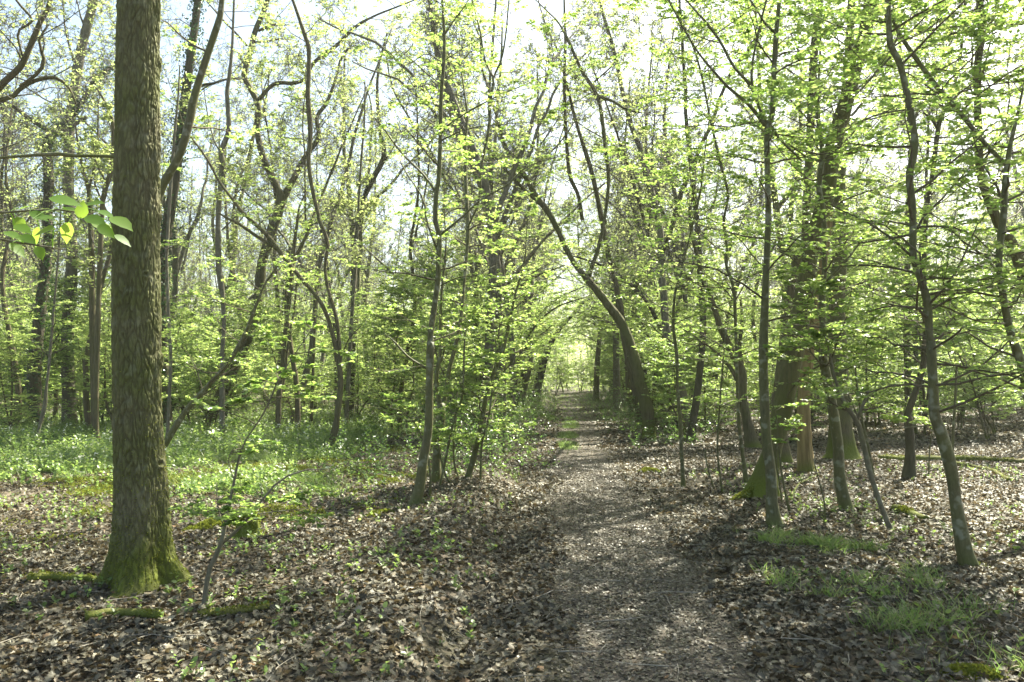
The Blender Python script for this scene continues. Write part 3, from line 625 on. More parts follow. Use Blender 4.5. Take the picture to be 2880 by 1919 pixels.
hero("hornbeam_tree", "tall smooth stem curving in an S above the grass beside the path", 6.6,
     "L 1335,1100,66 1300,980,60 1260,780,54 1235,600,54 1190,430,52 1160,350,46 1150,200,42 1140,0,40 I 1010,800,42 1000,620,42 985,430,44 975,280,48 930,130,42 890,0,40 G 888,1400,42 885,1250,40 865,1080,40 900,900,42 880,720,42 840,520,38 800,370,40 750,280,38 740,150,34 740,60,28 735,-60,24",
     ["G 750,350,16 660,450,14 570,550,10 500,620,5", "G 835,675,12 680,700,12 510,775,9 420,860,5", "I 975,300,13 1080,310,12 1280,400,10 1450,415,7", "G 740,130,16 700,70,14 640,30,10",
      "I 1000,1040,9 870,1050,9 720,1065,7 600,1085,5", "G 750,300,14 800,260,12 950,200,9 1080,110,6"], B_SMOOTH,
     style='horn', nb=70, hmin=1.3, dens=.78, L=(.8, 1.7), ext=.5, flare=.42, seed=28, S=16, tpl=LEAF_MD)
hero("hornbeam_tree", "forked hornbeam at the picture edge sending a long diagonal limb across", 7.0,
     "I 1680,1500,62 1600,900,58 1550,650,54 1510,540,50 1480,450,46 1440,250,42 1415,60,40 G 1420,1500,40 1445,1300,40 1450,1150,36 1465,1010,36 1490,860,24 1515,760,20 1540,650,16 1570,500,10",
     ["G 1455,1010,28 1320,870,26 1240,770,26 1130,640,27 1010,500,27 900,350,26 800,200,24 750,80,18 700,-60,12"], B_SMOOTH, style='horn', nb=60, hmin=1.2, dens=.78, L=(.8, 1.8), ext=1, flare=.42, seed=29, S=14, tpl=LEAF_MD)
hero("hornbeam_tree", "upright trunk crossed by the diagonal limb, bending out at the picture edge", 8.6,
     "I 1780,1400,80 1700,900,72 1620,300,68 G 1510,1530,66 1430,1400,60 1350,1220,50 1300,1050,46 1290,850,46 1285,650,44 1285,400,44 1310,200,48 1300,60,44 1300,-80,40",
     ["G 1325,190,18 1380,120,14 1430,50,10", "G 1310,440,8 1400,480,7 1500,530,5"], B_BROWN, style='horn', nb=60, hmin=1.6, dens=.78, L=(.9, 1.9), ext=1, seed=30, S=14)
hero("young_tree", "tall grey trunk with bent top behind the bare twigs left of the big oak", 26,
     "J 318,440,64 320,400,60 315,200,56 310,0,54 A 440,1560,66 420,1200,62 420,1000,64 425,800,60 450,600,60 480,400,56 510,250,56 560,60,50 590,-60,46",
     ["A 470,420,16 430,300,14 400,180,12 390,60,10", "A 540,200,16 500,120,12 480,40,9"], B_GREY, style='bare', nb=36, hmin=5, L=(1.6, 3.2), dens=.6, ext=4, seed=31, size=(.05, .09))
hero("ivy_clad_tree", "ivy covered trunk with a broken dark limb, left of the tall grey trunk", 23,
     "J 165,350,60 160,100,56 A 290,1540,56 290,1330,56 300,1100,58 290,900,56 330,810,48 400,760,36 520,600,30 600,470,26 700,400,20 800,330,12",
     ["A 420,780,34 500,735,28 530,715,16", "A 400,800,34 340,820,32 200,740,26 60,640,22 -80,600,14"], B_DARK, style='bare', nb=12, hmin=5, L=(1.2, 2.5), dens=.4, ivy=5200, seed=32, ivyspread=.16)
hero("oak_tree", "bare crooked crown reaching in from beyond the picture edge above the broken limb", 12,
     "A -420,2600,120 -380,1600,110 -300,1000,90 -150,660,60 -40,570,46 30,500,40 130,400,36 200,250,34 250,130,30 290,60,26 320,-60,22",
     ["A -100,620,30 60,600,30 130,540,28 200,500,28 300,475,26 370,490,20 430,550,14 470,650,8", "A 150,385,14 110,200,14 200,130,18 130,40,14", "A 120,530,18 230,450,22 270,370,24 240,250,16 300,150,10"], B_BROWN,
     style='bare', nb=26, hmin=4.5, L=(1.2, 2.6), dens=.3, ext=2, seed=33, size=(.04, .06))
hero("sapling", "thin pale stem with a crook near the ground in the sunny herbs", 18, "J 165,530,12 180,400,14 205,300,18 215,200,12 235,0,12 A 370,1350,9 340,1200,6", [], B_GREY, cat="sapling", style='horn', nb=20, hmin=2, L=(.7, 1.5), seed=34, dens=.8, flare=0)
hero("young_tree", "brown stem with two thin trunks side by side in the middle distance", 21,
     "C 830,1310,32 840,1100,30 860,900,28 880,700,26 910,450,24 930,200,22 950,50,16 B 960,1280,12 1000,1180,8", ["C 835,1190,18 870,1000,18 900,760,16 930,600,14 950,400,12"], B_BROWN, style='horn', nb=26, hmin=2.2, L=(.9, 1.8), seed=35)
hero("sapling", "slim brown pole stem standing in the grassy clearing edge", 25, "C 1035,1260,20 1045,1000,18 1055,750,16 1060,500,12 1070,200,8", [], B_BROWN, cat="sapling", style='horn', nb=14, hmin=3, L=(.8, 1.6), seed=36, flare=.1)
hero("young_tree", "tall pale pole with a long straight stem above the grassy clearing edge", 25,
     "C 1255,1170,26 1270,900,26 1280,700,24 1300,400,22 1320,100,17 B 1325,1250,15 1340,1000,14 1360,750,12 1365,500,8", [], B_GREY, style='bare', nb=16, hmin=5, L=(.8, 1.6), dens=.9, seed=37, flare=.1, size=(.05, .08))
hero("young_tree", "thin pale stem with bright edge just right of the big oak", 17,
     "C 160,1250,20 175,900,20 165,700,18 150,300,18 B 150,1560,20 170,1200,20 200,800,16 220,600,12 230,400,8", ["B 190,930,14 230,890,12 290,860,6"], B_GREY, style='horn', nb=14, hmin=2, L=(.7, 1.4), seed=38, flare=.1)
hero("ivy_clad_tree", "dark ivy covered trunk leaning behind the smooth curving stem next to the big oak", 21,
     "C 150,1200,60 120,700,60 130,200,60 B 140,1480,60 200,1100,60 250,700,56 290,400,52 330,100,46 350,-80,42", ["B 300,560,20 380,520,18 440,510,14 540,480,9"], B_DARK, style='bare', nb=26, hmin=6, L=(1.5, 3), dens=.4, ivy=7000, ext=4, seed=39, ivyspread=.17)
hero("young_tree", "bent trunk silhouetted with an elbow high against the white sky", 30,
     "C 1290,700,40 1300,300,38 B 1310,1500,36 1350,1250,36 1400,1120,36 1480,960,34 1460,820,26 1440,600,20 1450,400,14 1500,200,10", ["B 1470,1010,12 1540,900,8 1568,800,6"], B_DARK, style='bare', nb=26, hmin=5, L=(1.2, 2.4), dens=.8, seed=40, size=(.06, .09))
hero("young_tree", "crooked stem with a forked top between tall grey trunk and big oak", 19,
     "J 440,420,30 430,200,30 A 560,1560,34 550,1250,30 540,1150,24 510,1050,16 480,900,12 460,750,8", ["A 545,1160,16 580,1000,12 600,850,9 600,600,6"], B_BROWN, style='bare', nb=18, hmin=3, L=(.8, 1.8), dens=.8, seed=41, flare=.1, size=(.05, .08))
hero("young_tree", "thin crooked trunk almost touching the big oak outline", 18,
     "J 455,640,30 440,300,26 A 620,1400,28 640,1180,30 690,1000,30 690,750,24 640,620,14 590,540,8", ["A 640,1100,12 590,1000,10 560,860,6"], B_BROWN, style='bare', nb=16, hmin=3, L=(.8, 1.8), dens=.8, seed=42, flare=.1, size=(.05, .08))
hero("sapling", "small branching sapling with sparse leaves just right of the oak foot", 5.5,
     "J 935,1240,26 960,1060,22 1010,950,20 1040,820,14 1075,650,12 1100,530,10 C 640,1380,10 730,1250,10 780,1150,10 840,1010,8 950,840,7 1060,680,4",
     ["J 1010,940,15 1110,850,13 1230,700,10 1300,630,9 1420,590,6 1500,590,4", "J 1030,860,6 1000,760,5 995,650,3", "J 1075,640,5 1050,540,4 1090,470,3", "J 1150,800,5 1300,780,4 1420,770,2"], B_GREY, cat="sapling",
     style='horn', nb=26, hmin=.35, L=(.25, .6), el=(0, 25), flare=0, seed=43, S=10, dens=.6, size=(.03, .05), tmin=.3)
k = 0
for Y, s in [(11, "L 175,640,10 160,500,10 170,300,8 185,100,7 200,-50,6"), (8.6, "L 655,840,12 650,740,8 620,620,6 600,540,4"), (9.3, "L 490,780,12 460,640,10 445,520,8 430,350,6 400,260,4"),
             (12.6, "L 880,620,16 850,480,14 820,340,12 800,200,9 790,60,6"), (12.5, "L 1130,660,7 1135,500,6 1150,380,5 1160,200,4"), (11.5, "L 135,650,7 110,560,7 105,500,5"),
             (9.8, "L 455,730,8 440,620,7 430,540,6 440,420,4"), (14, "L 1235,600,16 1240,480,14 1250,300,12 1260,100,9")]:
    hero("sapling", "thin dark sapling stem rising from the dead leaves among the larger trees", Y, s, [], B_SMOOTH, cat="sapling", group="thin saplings in the leaf litter right of the path", style='horn', nb=7, hmin=.8, L=(.3, .7), flare=0, seed=200 + k, dens=.7, S=8); k += 1
# saplings rooted just outside the frame whose leafy twigs reach in close to the lens
hero("sapling", "close leafy twig with large bright leaves reaching in across the oak trunk", 2.35,
     "J -420,1900,60 A -560,2200,60 -500,1700,44 -440,1300,30 -400,900,18 -380,500,10",
     ["A -480,1560,26 -200,1440,20 60,1478,14 240,1505,11 400,1530,6", "A -470,1460,24 -200,1330,18 60,1300,13 200,1290,11 330,1285,10 480,1295,9 600,1330,8 690,1360,4"], B_SMOOTH, cat="sapling", seed=45, flare=0)
# big leaves of that close twig, added as its foliage part
def near_twig(t_obj, specs, Y, size, seed):
    rng = np.random.default_rng(seed); org = np.array(t_obj.location); g = Geo()
    pos = []; X = []; N = []; sz = []
    for (x, y, ang, ln) in specs:
        ox, oy, k = CR['A']; p = at(ox + x * k, oy + y * k, Y + rng.uniform(-.12, .12)); pos.append(p)
        a = math.radians(ang); d = np.array([math.cos(a), rng.uniform(-.4, .3), math.sin(a)]); X.append(d / np.linalg.norm(d))
        n = np.array([rng.uniform(-.35, .35), -.55 + rng.uniform(-.3, .3), .8]); N.append(n); sz.append(ln * size)
    lp = [at(CR['A'][0] + x * .45918, y * .45918, Y) for x, y in [(60, 1478), (150, 1490), (240, 1505), (320, 1518), (60, 1300), (200, 1290), (330, 1285), (410, 1290), (480, 1295), (540, 1312), (600, 1330), (650, 1345)]]
    lp = np.array(lp)
    for p in pos:
        q_ = lp[np.argmin(np.linalg.norm(lp - p, axis=1))]; m_ = (p + q_) / 2 + [0, 0, .008]; g.add(*tubes(np.array([[q_, m_, p]]), np.full((1, 3), .0011), 4)[:2])
    X = np.array(X); N = np.array(N); N = nrm(N - X * (N * X).sum(1, keepdims=True))
    g.add(*place(LEAF_HI, np.array(pos), X, N, np.array(sz), 1.05))
    link("foliage", g.mesh("foliage", M_NEAR, org, True), t_obj)
_tw = [o for o in bpy.data.objects if o.get("label", "").startswith("close leafy twig")][0]
near_twig(_tw, [(680, 1330, -25, 1.15), (520, 1330, -15, .95), (520, 1260, 10, 1.0), (495, 1340, 85, .8), (420, 1360, -100, .9), (300, 1215, -5, 1.2), (600, 1290, -20, .8),
                (600, 1380, -35, .8), (700, 1440, -30, .8), (330, 1400, -170, 1.0), (240, 1390, -110, .9), (180, 1300, -20, .8), (100, 1330, -60, .8), (90, 1380, -20, .9), (130, 1440, -30, .8),
                (60, 1490, -40, .8), (230, 1510, -60, .7), (120, 1280, 20, .7), (360, 1290, 10, .8), (200, 1340, 5, 1.0), (30, 1420, -20, .8), (560, 1350, -30, .9)], 2.35, .066, 3)

# ------------------------------------------------------------------ the wood behind: prototypes copied as separate trees and shrubs
def proto_shrub(seed):
    rng = np.random.default_rng(900 + seed); H = [3.2, 4.2, 5.4, 6.5, 2.6, 4.8][seed % 6]
    ps = []; tg = Geo()
    for i in range([3, 2, 2, 1, 4, 2][seed % 6]):
        az = rng.random() * 6.28; d = nrm(np.array([[math.cos(az) * .28, math.sin(az) * .28, 1.0]]))
        P, R = grow(np.array([[math.cos(az) * .08, math.sin(az) * .08, -.08]]), d, np.array([H * rng.uniform(.75, 1)]), np.array([rng.uniform(.018, .04)]), rng, K=14, jit=.09, up=.05)
        tg.add(*tubes(P, R, 7, True)); ps.append((P[0], R[0]))
    tw, fo = crown('horn', ps, rng, int(15 * H), .4, (.7, 1.7), (0, 40), .95, LEAF_LO, (.045, .078))
    return [("stem", tg.mesh("stem", B_BROWN, smooth=True)), ("twigs", tw.mesh("twigs", B_TWIG)), ("foliage", fo.mesh("foliage", M_UNDER))]
def proto_tree(seed):
    rng = np.random.default_rng(700 + seed); H = [13, 15, 17, 14, 16, 12][seed % 6]; r0 = [.10, .13, .17, .09, .12, .08][seed % 6]
    az = rng.random() * 6.28; ln = rng.uniform(.02, .18)
    P, R = grow(np.array([[0, 0, -.1]]), nrm(np.array([[math.cos(az) * ln, math.sin(az) * ln, 1.]])), np.array([H * .95]), np.array([r0]), rng, K=26, jit=.07, up=.03, tip=.2)
    ps = [(P[0], R[0])]
    g = []; n = [1, 2, 2, 0, 1, 1][seed % 6]
    lt = []
    for i in range(n):
        j = rng.integers(8, 15); a = rng.random() * 6.28; d = nrm(np.array([[math.cos(a) * .6, math.sin(a) * .6, 1.]]))
        P2, R2 = grow(P[:, j], d, np.array([H * .5]), R[:, j] * .75, rng, K=14, jit=.13, up=.05); ps.append((P2[0], R2[0])); lt.append((P2, R2))
    tm = stem_mesh(P[0], R[0], 10, .1, seed, .3, None)
    tm.materials.append([B_BROWN, B_GREY, B_OAK, B_DARK, B_GREY, B_BROWN][seed % 6])
    parts = [("trunk", tm)]
    for P2, R2 in lt: parts.append(("limb", stem_mesh(P2[0], R2[0], 8, .08, seed, 0, tm.materials[0])))
    tw, fo = crown('bare', ps, rng, 38, 3.8, (1.6, 3.4), (10, 55), .20, LEAF_LO, (.05, .09))
    parts += [("twigs", tw.mesh("twigs", B_TWIGB)), ("foliage", fo.mesh("foliage", M_BUD))]
    return parts
def instance(parts, name, label, cat, group, x, y, rz, s):
    z = float(gh(x, y)); t = thing(name, label, cat, (x, y, z), group)
    t.rotation_euler = (0, 0, rz); t.scale = (s, s, s)
    for n, me in parts: link(n, me, t)
    return t
CLEAR[0] = 0.0; HMAX[0] = 99.; RM[:] = [.0085, .0062, 5]
SH = [proto_shrub(i) for i in range(6)]; TR = [proto_tree(i) for i in range(6)]
CLEAR[0] = 1.7
rngB = np.random.default_rng(4)
hx = np.array(HERO_XY)
SIDE = [("west of the path", "left of the path"), ("", "right of the path")]
tkind = ["slim straight tree with sparse young leaves", "slender forked tree with pale bark", "stout forked tree with greenish bark", "dark unforked pole tree", "tall grey tree with one fork", "thin brown tree with one side limb"]
skind = ["three stemmed leafy shrub", "twin stemmed leafy shrub", "tall twin stemmed leafy shrub", "single stemmed leafy sapling", "low bushy many stemmed shrub", "mid height twin stemmed shrub"]
def zone(x, y):
    s = "left of" if x < pc(y) else "right of"
    r = "in the deep wood" if y > 34 else "in the middle wood"
    return f"{r} {s} the path"
nT = 0; placed = []
def freespot(x, y, dmin, lst):
    if len(hx) and np.min(np.hypot(hx[:, 0] - x, hx[:, 1] - y)) < .6: return False
    return all((x - a) ** 2 + (y - b) ** 2 > dmin * dmin for a, b in lst)
for i in range(2600):
    y = 14 + 62 * rngB.random() ** .8; x = (rngB.random() * 2 - 1) * (.70 * y + 3)
    d = x - pc(y)
    if abs(d) < 2.2: continue
    if y < 20: continue
    if not freespot(x, y, (3.8 if (d > 0 and y < 27) else 2.3) + .008 * y, placed): continue
    placed.append((x, y)); k = int(rngB.integers(0, 6))
    instance(TR[k], "woodland_tree", f"{tkind[k]} {zone(x, y)}", "tree", f"woodland trees {zone(x, y)}", x, y, rngB.random() * 6.28, rngB.uniform(.8, 1.12)); nT += 1
    if nT >= 175: break
for i in range(28):
    y = 20 + i * 1.6; sd = -1 if i % 2 else 1; x = pc(y) + sd * rngB.uniform(2.4, 4.0)
    if not freespot(x, y, .9, []): x += sd * .8
    k = int(rngB.choice([0, 1, 3, 4, 5])); placed.append((x, y))
    instance(TR[k], "woodland_tree", f"{tkind[k]} close beside the path", "tree", "woodland trees close beside the path", x, y, rngB.random() * 6.28, rngB.uniform(.95, 1.15))
def proto_arch(seed):
    rng = np.random.default_rng(520 + seed); H = [6.5, 7.5, 5.8][seed]
    P = np.array([[0, 0, -.1], [.1, 0, H * .2], [.35, .05, H * .42], [1.0, .1, H * .6], [2.0, .1, H * .72], [3.2, 0, H * .78]]); P[1:, 1] += rng.normal(0, .12, 5)
    P, R_ = resample(P, np.linspace(.09, .02, 6), 24); ps = [(P, R_)]
    tw, fo = crown('horn', ps, rng, 44, 1.9, (1.0, 2.2), (-5, 45), .8, LEAF_LO, (.06, .095))
    return [("trunk", stem_mesh(P, R_, 10, .1, seed, .3, B_DARK)), ("twigs", tw.mesh("twigs", B_TWIG)), ("foliage", fo.mesh("foliage", M_UNDER))]
CLEAR[0] = 0.; HMAX[0] = 99.; AR = [proto_arch(i) for i in range(3)]; CLEAR[0] = 1.7
akind = ["arching leafy tree with its crown over the path", "tall arching leafy tree with its crown over the path", "low arching leafy tree with its crown over the path"]
for i in range(19):
    y = 25.5 + i * 2.1; sd = -1 if i % 2 else 1; x = pc(y) + sd * rngB.uniform(2.6, 3.6); k = i % 3
    instance(AR[k], "arching_tree", akind[k], "tree", "leafy trees arching over the far path", x, y, (0 if sd < 0 else math.pi) + rngB.normal(0, .35), rngB.uniform(.85, 1.15))
sp = []; nS = 0
for i in range(6000):
    y = 13 + 52 * rngB.random() ** .9; x = (rngB.random() * 2 - 1) * (.66 * y + 2)
    d = x - pc(y)
    side = abs(d)
    if y > 26 and side < 3.2: continue
    if side < 1.9 + .25 * max(0, 22 - y) / 6: continue
    if x < 0 and y < 20: continue
    if d > 0 and y < 20 and d < 20: continue
    if not freespot(x, y, 1.45 + .012 * y, sp): continue
    sp.append((x, y)); k = int(rngB.integers(0, 6)) if side > 4 else int(rngB.choice([0, 1, 4, 5]))
    instance(SH[k], "understorey_shrub", f"{skind[k]} {zone(x, y)}", "shrub", f"leafy understorey {zone(x, y)}", x, y, rngB.random() * 6.28, rngB.uniform(.75, 1.3)); nS += 1
    if nS >= 235: break
print("trees", nT, "shrubs", nS)

# trees beside and behind the viewer (out of frame) that throw the dappled shade
for i, (x, y, k, s) in enumerate([(6.2, 1.0, 3, .9), (-8.5, 6, 2, 1.0), (-11, 12, 4, 1.0)]):
    instance(TR[k], "woodland_tree", f"unseen tall {tkind[k].split(' ', 1)[1]} beside the viewer", "tree", "unseen canopy trees added for shade", x, y, i * 1.3, s)
for i, (x, y, k, s) in enumerate([(-8.5, 9.5, 2, .9)]):
    instance(SH[k], "understorey_shrub", f"{skind[k]} beyond the picture edge near the viewer", "shrub", "leafy shrubs just beside the view", x, y, i * 2.1, s)
# tall shrubs that line the far path and meet over it
for i in range(15):
    y = 29 + i * 2.6; k = [3, 2, 5, 1][i % 4]; sd = -1 if i % 2 else 1; x = pc(y) + sd * rngB.uniform(2.6, 4.0)
    instance(SH[k], "understorey_shrub", f"{skind[k]} lining the far path", "shrub", "leafy shrubs lining the far path", x, y, rngB.random() * 6.28, rngB.uniform(1, 1.35))

# where the path bends out of sight
for i, (d, y, k, s) in enumerate([(-1.3, 62, 0, 1.1), (.9, 65, 4, 1.2), (-.4, 68, 1, 1.2), (1.7, 60, 5, 1.0), (.1, 71, 2, 1.3), (-1.9, 66, 3, 1.2), (2.2, 68, 2, 1.2)]):
    instance(SH[k], "understorey_shrub", f"{skind[k]} where the path bends out of sight", "shrub", "leafy shrubs closing the end of the path", pc(y) + d, y, i * 1.9, s)

# ------------------------------------------------------------------ far wood: one mass beyond what can be told apart
def far_wood():
    rng = np.random.default_rng(77); g = Geo(); gt = Geo()
    n = 380000; y = rng.uniform(60, 105, n); x = rng.uniform(-1, 1, n) * (y * .72 + 4)
    z = 8.5 * rng.random(n) ** 1.2; cl = vn3(x / 2.2, y / 2.2, z / 1.6, 88)
    ok = (cl > -.18 - .2 * (z < 3)) & ((np.abs(x - pc(y)) > 1.6) | (z > 3.4) | (y > 67))
    x, y, z = x[ok], y[ok], z[ok]; k = len(x)
    X = nrm(rng.normal(0, 1, (k, 3)) * [1, 1, .4]); N = nrm(np.array([0, 0, 1.]) + rng.normal(0, .6, (k, 3)))
    g.add(*place(LEAF_LO, np.stack([x, y, z + gh(x, y)], -1), X, N, rng.uniform(.11, .24, k)))
    m = 420; y = rng.uniform(68, 112, m); x = rng.uniform(-1, 1, m) * (y * .75 + 4); ok = np.abs(x - pc(y)) > 2; x, y = x[ok], y[ok]; m = len(x)
    P, R = grow(np.stack([x, y, gh(x, y) - .1], -1), nrm(np.array([0, 0, 1.]) + rng.normal(0, .1, (m, 3))), rng.uniform(10, 17, m), rng.uniform(.08, .2, m), rng, K=10, jit=.07, up=.02)
    gt.add(*tubes(P, R, 6)[:2])
    P2, R2 = grow(*kids(P, R, 14, rng, .35, 1, (25, 60), (.12, .26), .5, False, .15), rng, K=5, jit=.2, up=.04); gt.add(*tubes(P2, R2, 3)[:2])
    P3, R3 = grow(*kids(P2, R2, 6, rng, .2, 1, (25, 60), (.3, .6), .6, False, .1, rmin=.01), rng, K=3, jit=.2); gt.add(*tubes(P3, R3, 3)[:2])
    a = tag(link("far_woods", g.mesh("far_woods", M_UNDER)), kind="stuff")
    b = tag(link("far_woods_stems", gt.mesh("far_woods_stems", B_TWIGB)), kind="stuff")
far_wood()

# ------------------------------------------------------------------ dead leaves
def dead_tpl(rng, n=9, curl=.5, lobed=True):
    x = np.linspace(0, 1, n); wv = .27 * np.sin(np.pi * np.clip(x, .02, .98)) ** .7
    if lobed: wv = wv * (1 + .38 * np.where(np.arange(n) % 2 == 0, 1, -1) * rng.uniform(.6, 1.2, n))
    wv[0] = .015; wv[-1] = .03
    zc = rng.uniform(-.25, .25) * curl * (x * 2 - 1) ** 2 + rng.uniform(-.2, .2) * curl * x
    ce = rng.uniform(-.3, 1.3) * curl
    V = []
    for i in range(n):
        yl, yr = wv[i] * rng.uniform(.85, 1.1), wv[i] * rng.uniform(.85, 1.1); a = ce * rng.uniform(.6, 1.3); b = ce * rng.uniform(.6, 1.3)
        V += [[x[i] - .5, yl * math.cos(a * .6), zc[i] + yl * math.sin(a)], [x[i] - .5, 0, zc[i]], [x[i] - .5, -yr * math.cos(b * .6), zc[i] + yr * math.sin(b)]]
    Q = []
    for i in range(n - 1):
        a = i * 3; b = a + 3; Q += [[a + 1, b + 1, b, a], [a + 2, b + 2, b + 1, a + 1]]
    return np.array(V), np.array(Q), None
def scatter_dead(g, rng, n, y0, y1, tpls, size, pathsize, tilt, lift=.012, pwr=2, wid=.66, keep_path=1.0):
    y = np.sqrt(rng.random(n) * (y1 * y1 - y0 * y0) + y0 * y0); x = (rng.random(n) * 2 - 1) * (wid * y + .4)
    d = x - pc(y); onp = np.abs(d) < .56 + .25 * vn2(y * 1.2, x * 1.2, 66)
    grassy = grass_w(x, y)
    ok = (~onp | (rng.random(n) < keep_path)) & (rng.random(n) > grassy * np.where(y < 9, .2, .75))
    ok &= rng.random(n) < np.clip(.75 + .5 * vn2(x / .8, y / .8, 67), 0, 1)
    x, y, onp = x[ok], y[ok], onp[ok]; n = len(x)
    s = rng.uniform(size[0], size[1], n); s[onp] = rng.uniform(pathsize[0], pathsize[1], onp.sum())
    tl = np.where(onp, tilt * .5, tilt); N = nrm(np.array([0, 0, 1.]) + rng.normal(0, 1, (n, 3)) * tl[:, None])
    az = rng.random(n) * 6.28; X = np.stack([np.cos(az), np.sin(az), 0 * az], -1); X = nrm(X - N * (X * N).sum(-1, keepdims=True))
    pos = np.stack([x, y, gh(x, y) + lift * np.where(onp, .6, 1) * rng.uniform(.2, 2.2, n) + .12 * s * tl], -1)
    w_ = rng.integers(0, len(tpls), n)
    for k, tp in enumerate(tpls):
        m = w_ == k; g.add(*place(tp, pos[m], X[m], N[m], s[m], rng.uniform(.9, 1.25)))
def grass_w(x, y):
    """how grassy / herby the ground is (0..1)"""
    d = x - pc(y); nz = vn2(x / 1.1, y / 1.1, 55)
    nb_ = vn2(x / 3.1, y / 2.1, 58)
    a = sstep((y - 9.6 + nz * 2.6 + nb_ * 3.4) / 6.5) * np.clip(.62 + .8 * vn2(x / .5, y / .5, 59) + .3 * (y > 15), .08, 1) * sstep((-2.2 - x + nz + nb_) / 2.5) * np.clip(.95 + .5 * nb_, .3, 1)                       # clearing on the left
    a = np.maximum(a, .9 * np.exp(-((d + .28) / .3) ** 2) * sstep((y - 13) / 3) * sstep((nz + .45) / .6) * .8)    # strip along the path
    a = np.maximum(a, sstep((y - 27) / 6) * sstep((nz + .6) / .7) * (np.abs(d) < 3.2) * .9)
    for (cx, cy_, r) in [(2.45, 7.7, .5), (2.85, 7.2, .5), (2.05, 6.1, .45), (2.3, 5.6, .5), (2.75, 5.7, .6), (2.9, 5.3, .5), (2.7, 4.7, .55), (2.85, 4.4, .55), (2.4, 5.0, .35), (2.2, 4.2, .3), (3.2, 6.3, .4), (2.6, 4.3, .5), (2.35, 4.6, .4), (2.5, 5.4, .5)]:
        a = np.maximum(a, np.exp(-((x - cx) ** 2 + (y - cy_) ** 2) / (r * r * .7)) * np.clip(.85 + .3 * nz, .1, 1) * np.clip(.45 + 1.1 * vn2(x / .2, y / .2, 60), .04, 1))
    return np.clip(a, 0, 1)
rngL = np.random.default_rng(12)
near_t = [dead_tpl(rngL, 9, rngL.uniform(.5, 1.2), i % 4 != 3) for i in range(10)]
mid_t = [dead_tpl(rngL, 5, rngL.uniform(.5, 1.2), True) for i in range(6)]
far_t = [dead_tpl(rngL, 3, .9, False) for i in range(4)]
g = Geo()
scatter_dead(g, rngL, 75000, 2.6, 8.2, near_t, (.026, .072), (.014, .038), .38, keep_path=.75)
scatter_dead(g, rngL, 190000, 8.0, 19, mid_t, (.034, .078), (.02, .042), .40, .016, keep_path=.75)
scatter_dead(g, rngL, 130000, 18.5, 42, far_t, (.07, .14), (.045, .08), .45, .02)
tag(link("fallen_leaves", g.mesh("fallen_leaves", M_DEAD, smooth=False)), kind="stuff")
g = Geo()    # crumbled leaves trodden into the path
n = 70000; y = np.sqrt(rngL.random(n) * (16 ** 2 - 2.6 ** 2) + 2.6 ** 2); x = pc(y) + rngL.normal(0, .42, n)
N = nrm(np.array([0, 0, 1.]) + rngL.normal(0, .25, (n, 3))); az = rngL.random(n) * 6.28; X = np.stack([np.cos(az), np.sin(az), 0 * az], -1); X = nrm(X - N * (X * N).sum(-1, keepdims=True))
g.add(*place(LEAF_LO, np.stack([x, y, gh(x, y) + .008 + rngL.uniform(0, .008, n)], -1), X, N, rngL.uniform(.012, .034, n), 1.3))
tag(link("crumbled_leaves", g.mesh("crumbled_leaves", M_CRUMB)), kind="stuff")

# ------------------------------------------------------------------ grass, herbs, moss, undergrowth
def grass(rng, n, y0, y1, h, wid=.66, thr=.35, wbase=.004, xr=None):
    y = np.sqrt(rng.random(n) * (y1 * y1 - y0 * y0) + y0 * y0); x = (rng.random(n) * 2 - 1) * (wid * y + .4) if xr is None else rng.uniform(xr[0], xr[1], n)
    gw = grass_w(x, y); ok = rng.random(n) < sstep((gw - thr * .4) / .6) * np.clip(.6 + .6 * vn2(x / .16, y / .16, 57), .05, 1); x, y, gw = x[ok], y[ok], gw[ok]; n = len(x)
    az = rng.random(n) * 6.28; d = nrm(np.stack([np.cos(az) * .45, np.sin(az) * .45, np.ones(n)], -1)); L = rng.uniform(h[0], h[1], n) * (.5 + .6 * gw)
    onp = np.abs(x - pc(y)) < 1.0; L[onp] *= .6
    st = np.stack([x, y, gh(x, y) - .005], -1); sd = nrm(np.cross(d, rng.normal(0, 1, (n, 3)))); V = np.empty((n, 6, 3))
    for k, (t, wd) in enumerate([(0, 1), (.5, .8), (1, .15)]):
        c = st + d * (L * t)[:, None] + np.stack([np.cos(az), np.sin(az), -.6 * np.ones(n)], -1) * (L * t * t * rng.uniform(.1, .6, n))[:, None]
        ww = (wbase * wd * (1 + .04 * y))[:, None] if True else 0
        V[:, k * 2] = c - sd * ww; V[:, k * 2 + 1] = c + sd * ww
    o = (np.arange(n) * 6)[:, None, None]; q = (np.array([[0, 1, 3, 2], [2, 3, 5, 4]])[None] + o).reshape(-1, 4)
    return V.reshape(-1, 3), q
g = Geo(); rngG = np.random.default_rng(21)
g.add(*grass(rngG, 60000, 3.4, 8.6, (.07, .26), wbase=.0027, xr=(1.6, 3.8))); g.add(*grass(rngG, 170000, 8.0, 17, (.05, .26), wbase=.0022, xr=(-9, -1)))
g.add(*grass(rngG, 30000, 3, 9, (.07, .22), wbase=.0022)); g.add(*grass(rngG, 200000, 9, 26, (.10, .32), wbase=.0028)); g.add(*grass(rngG, 90000, 11, 34, (.10, .2), wbase=.0028, xr=(.2, 2.4))); g.add(*grass(rngG, 60000, 24, 60, (.15, .35), wbase=.004))
tag(link("grass", g.mesh("grass", M_GRASS)), kind="stuff")

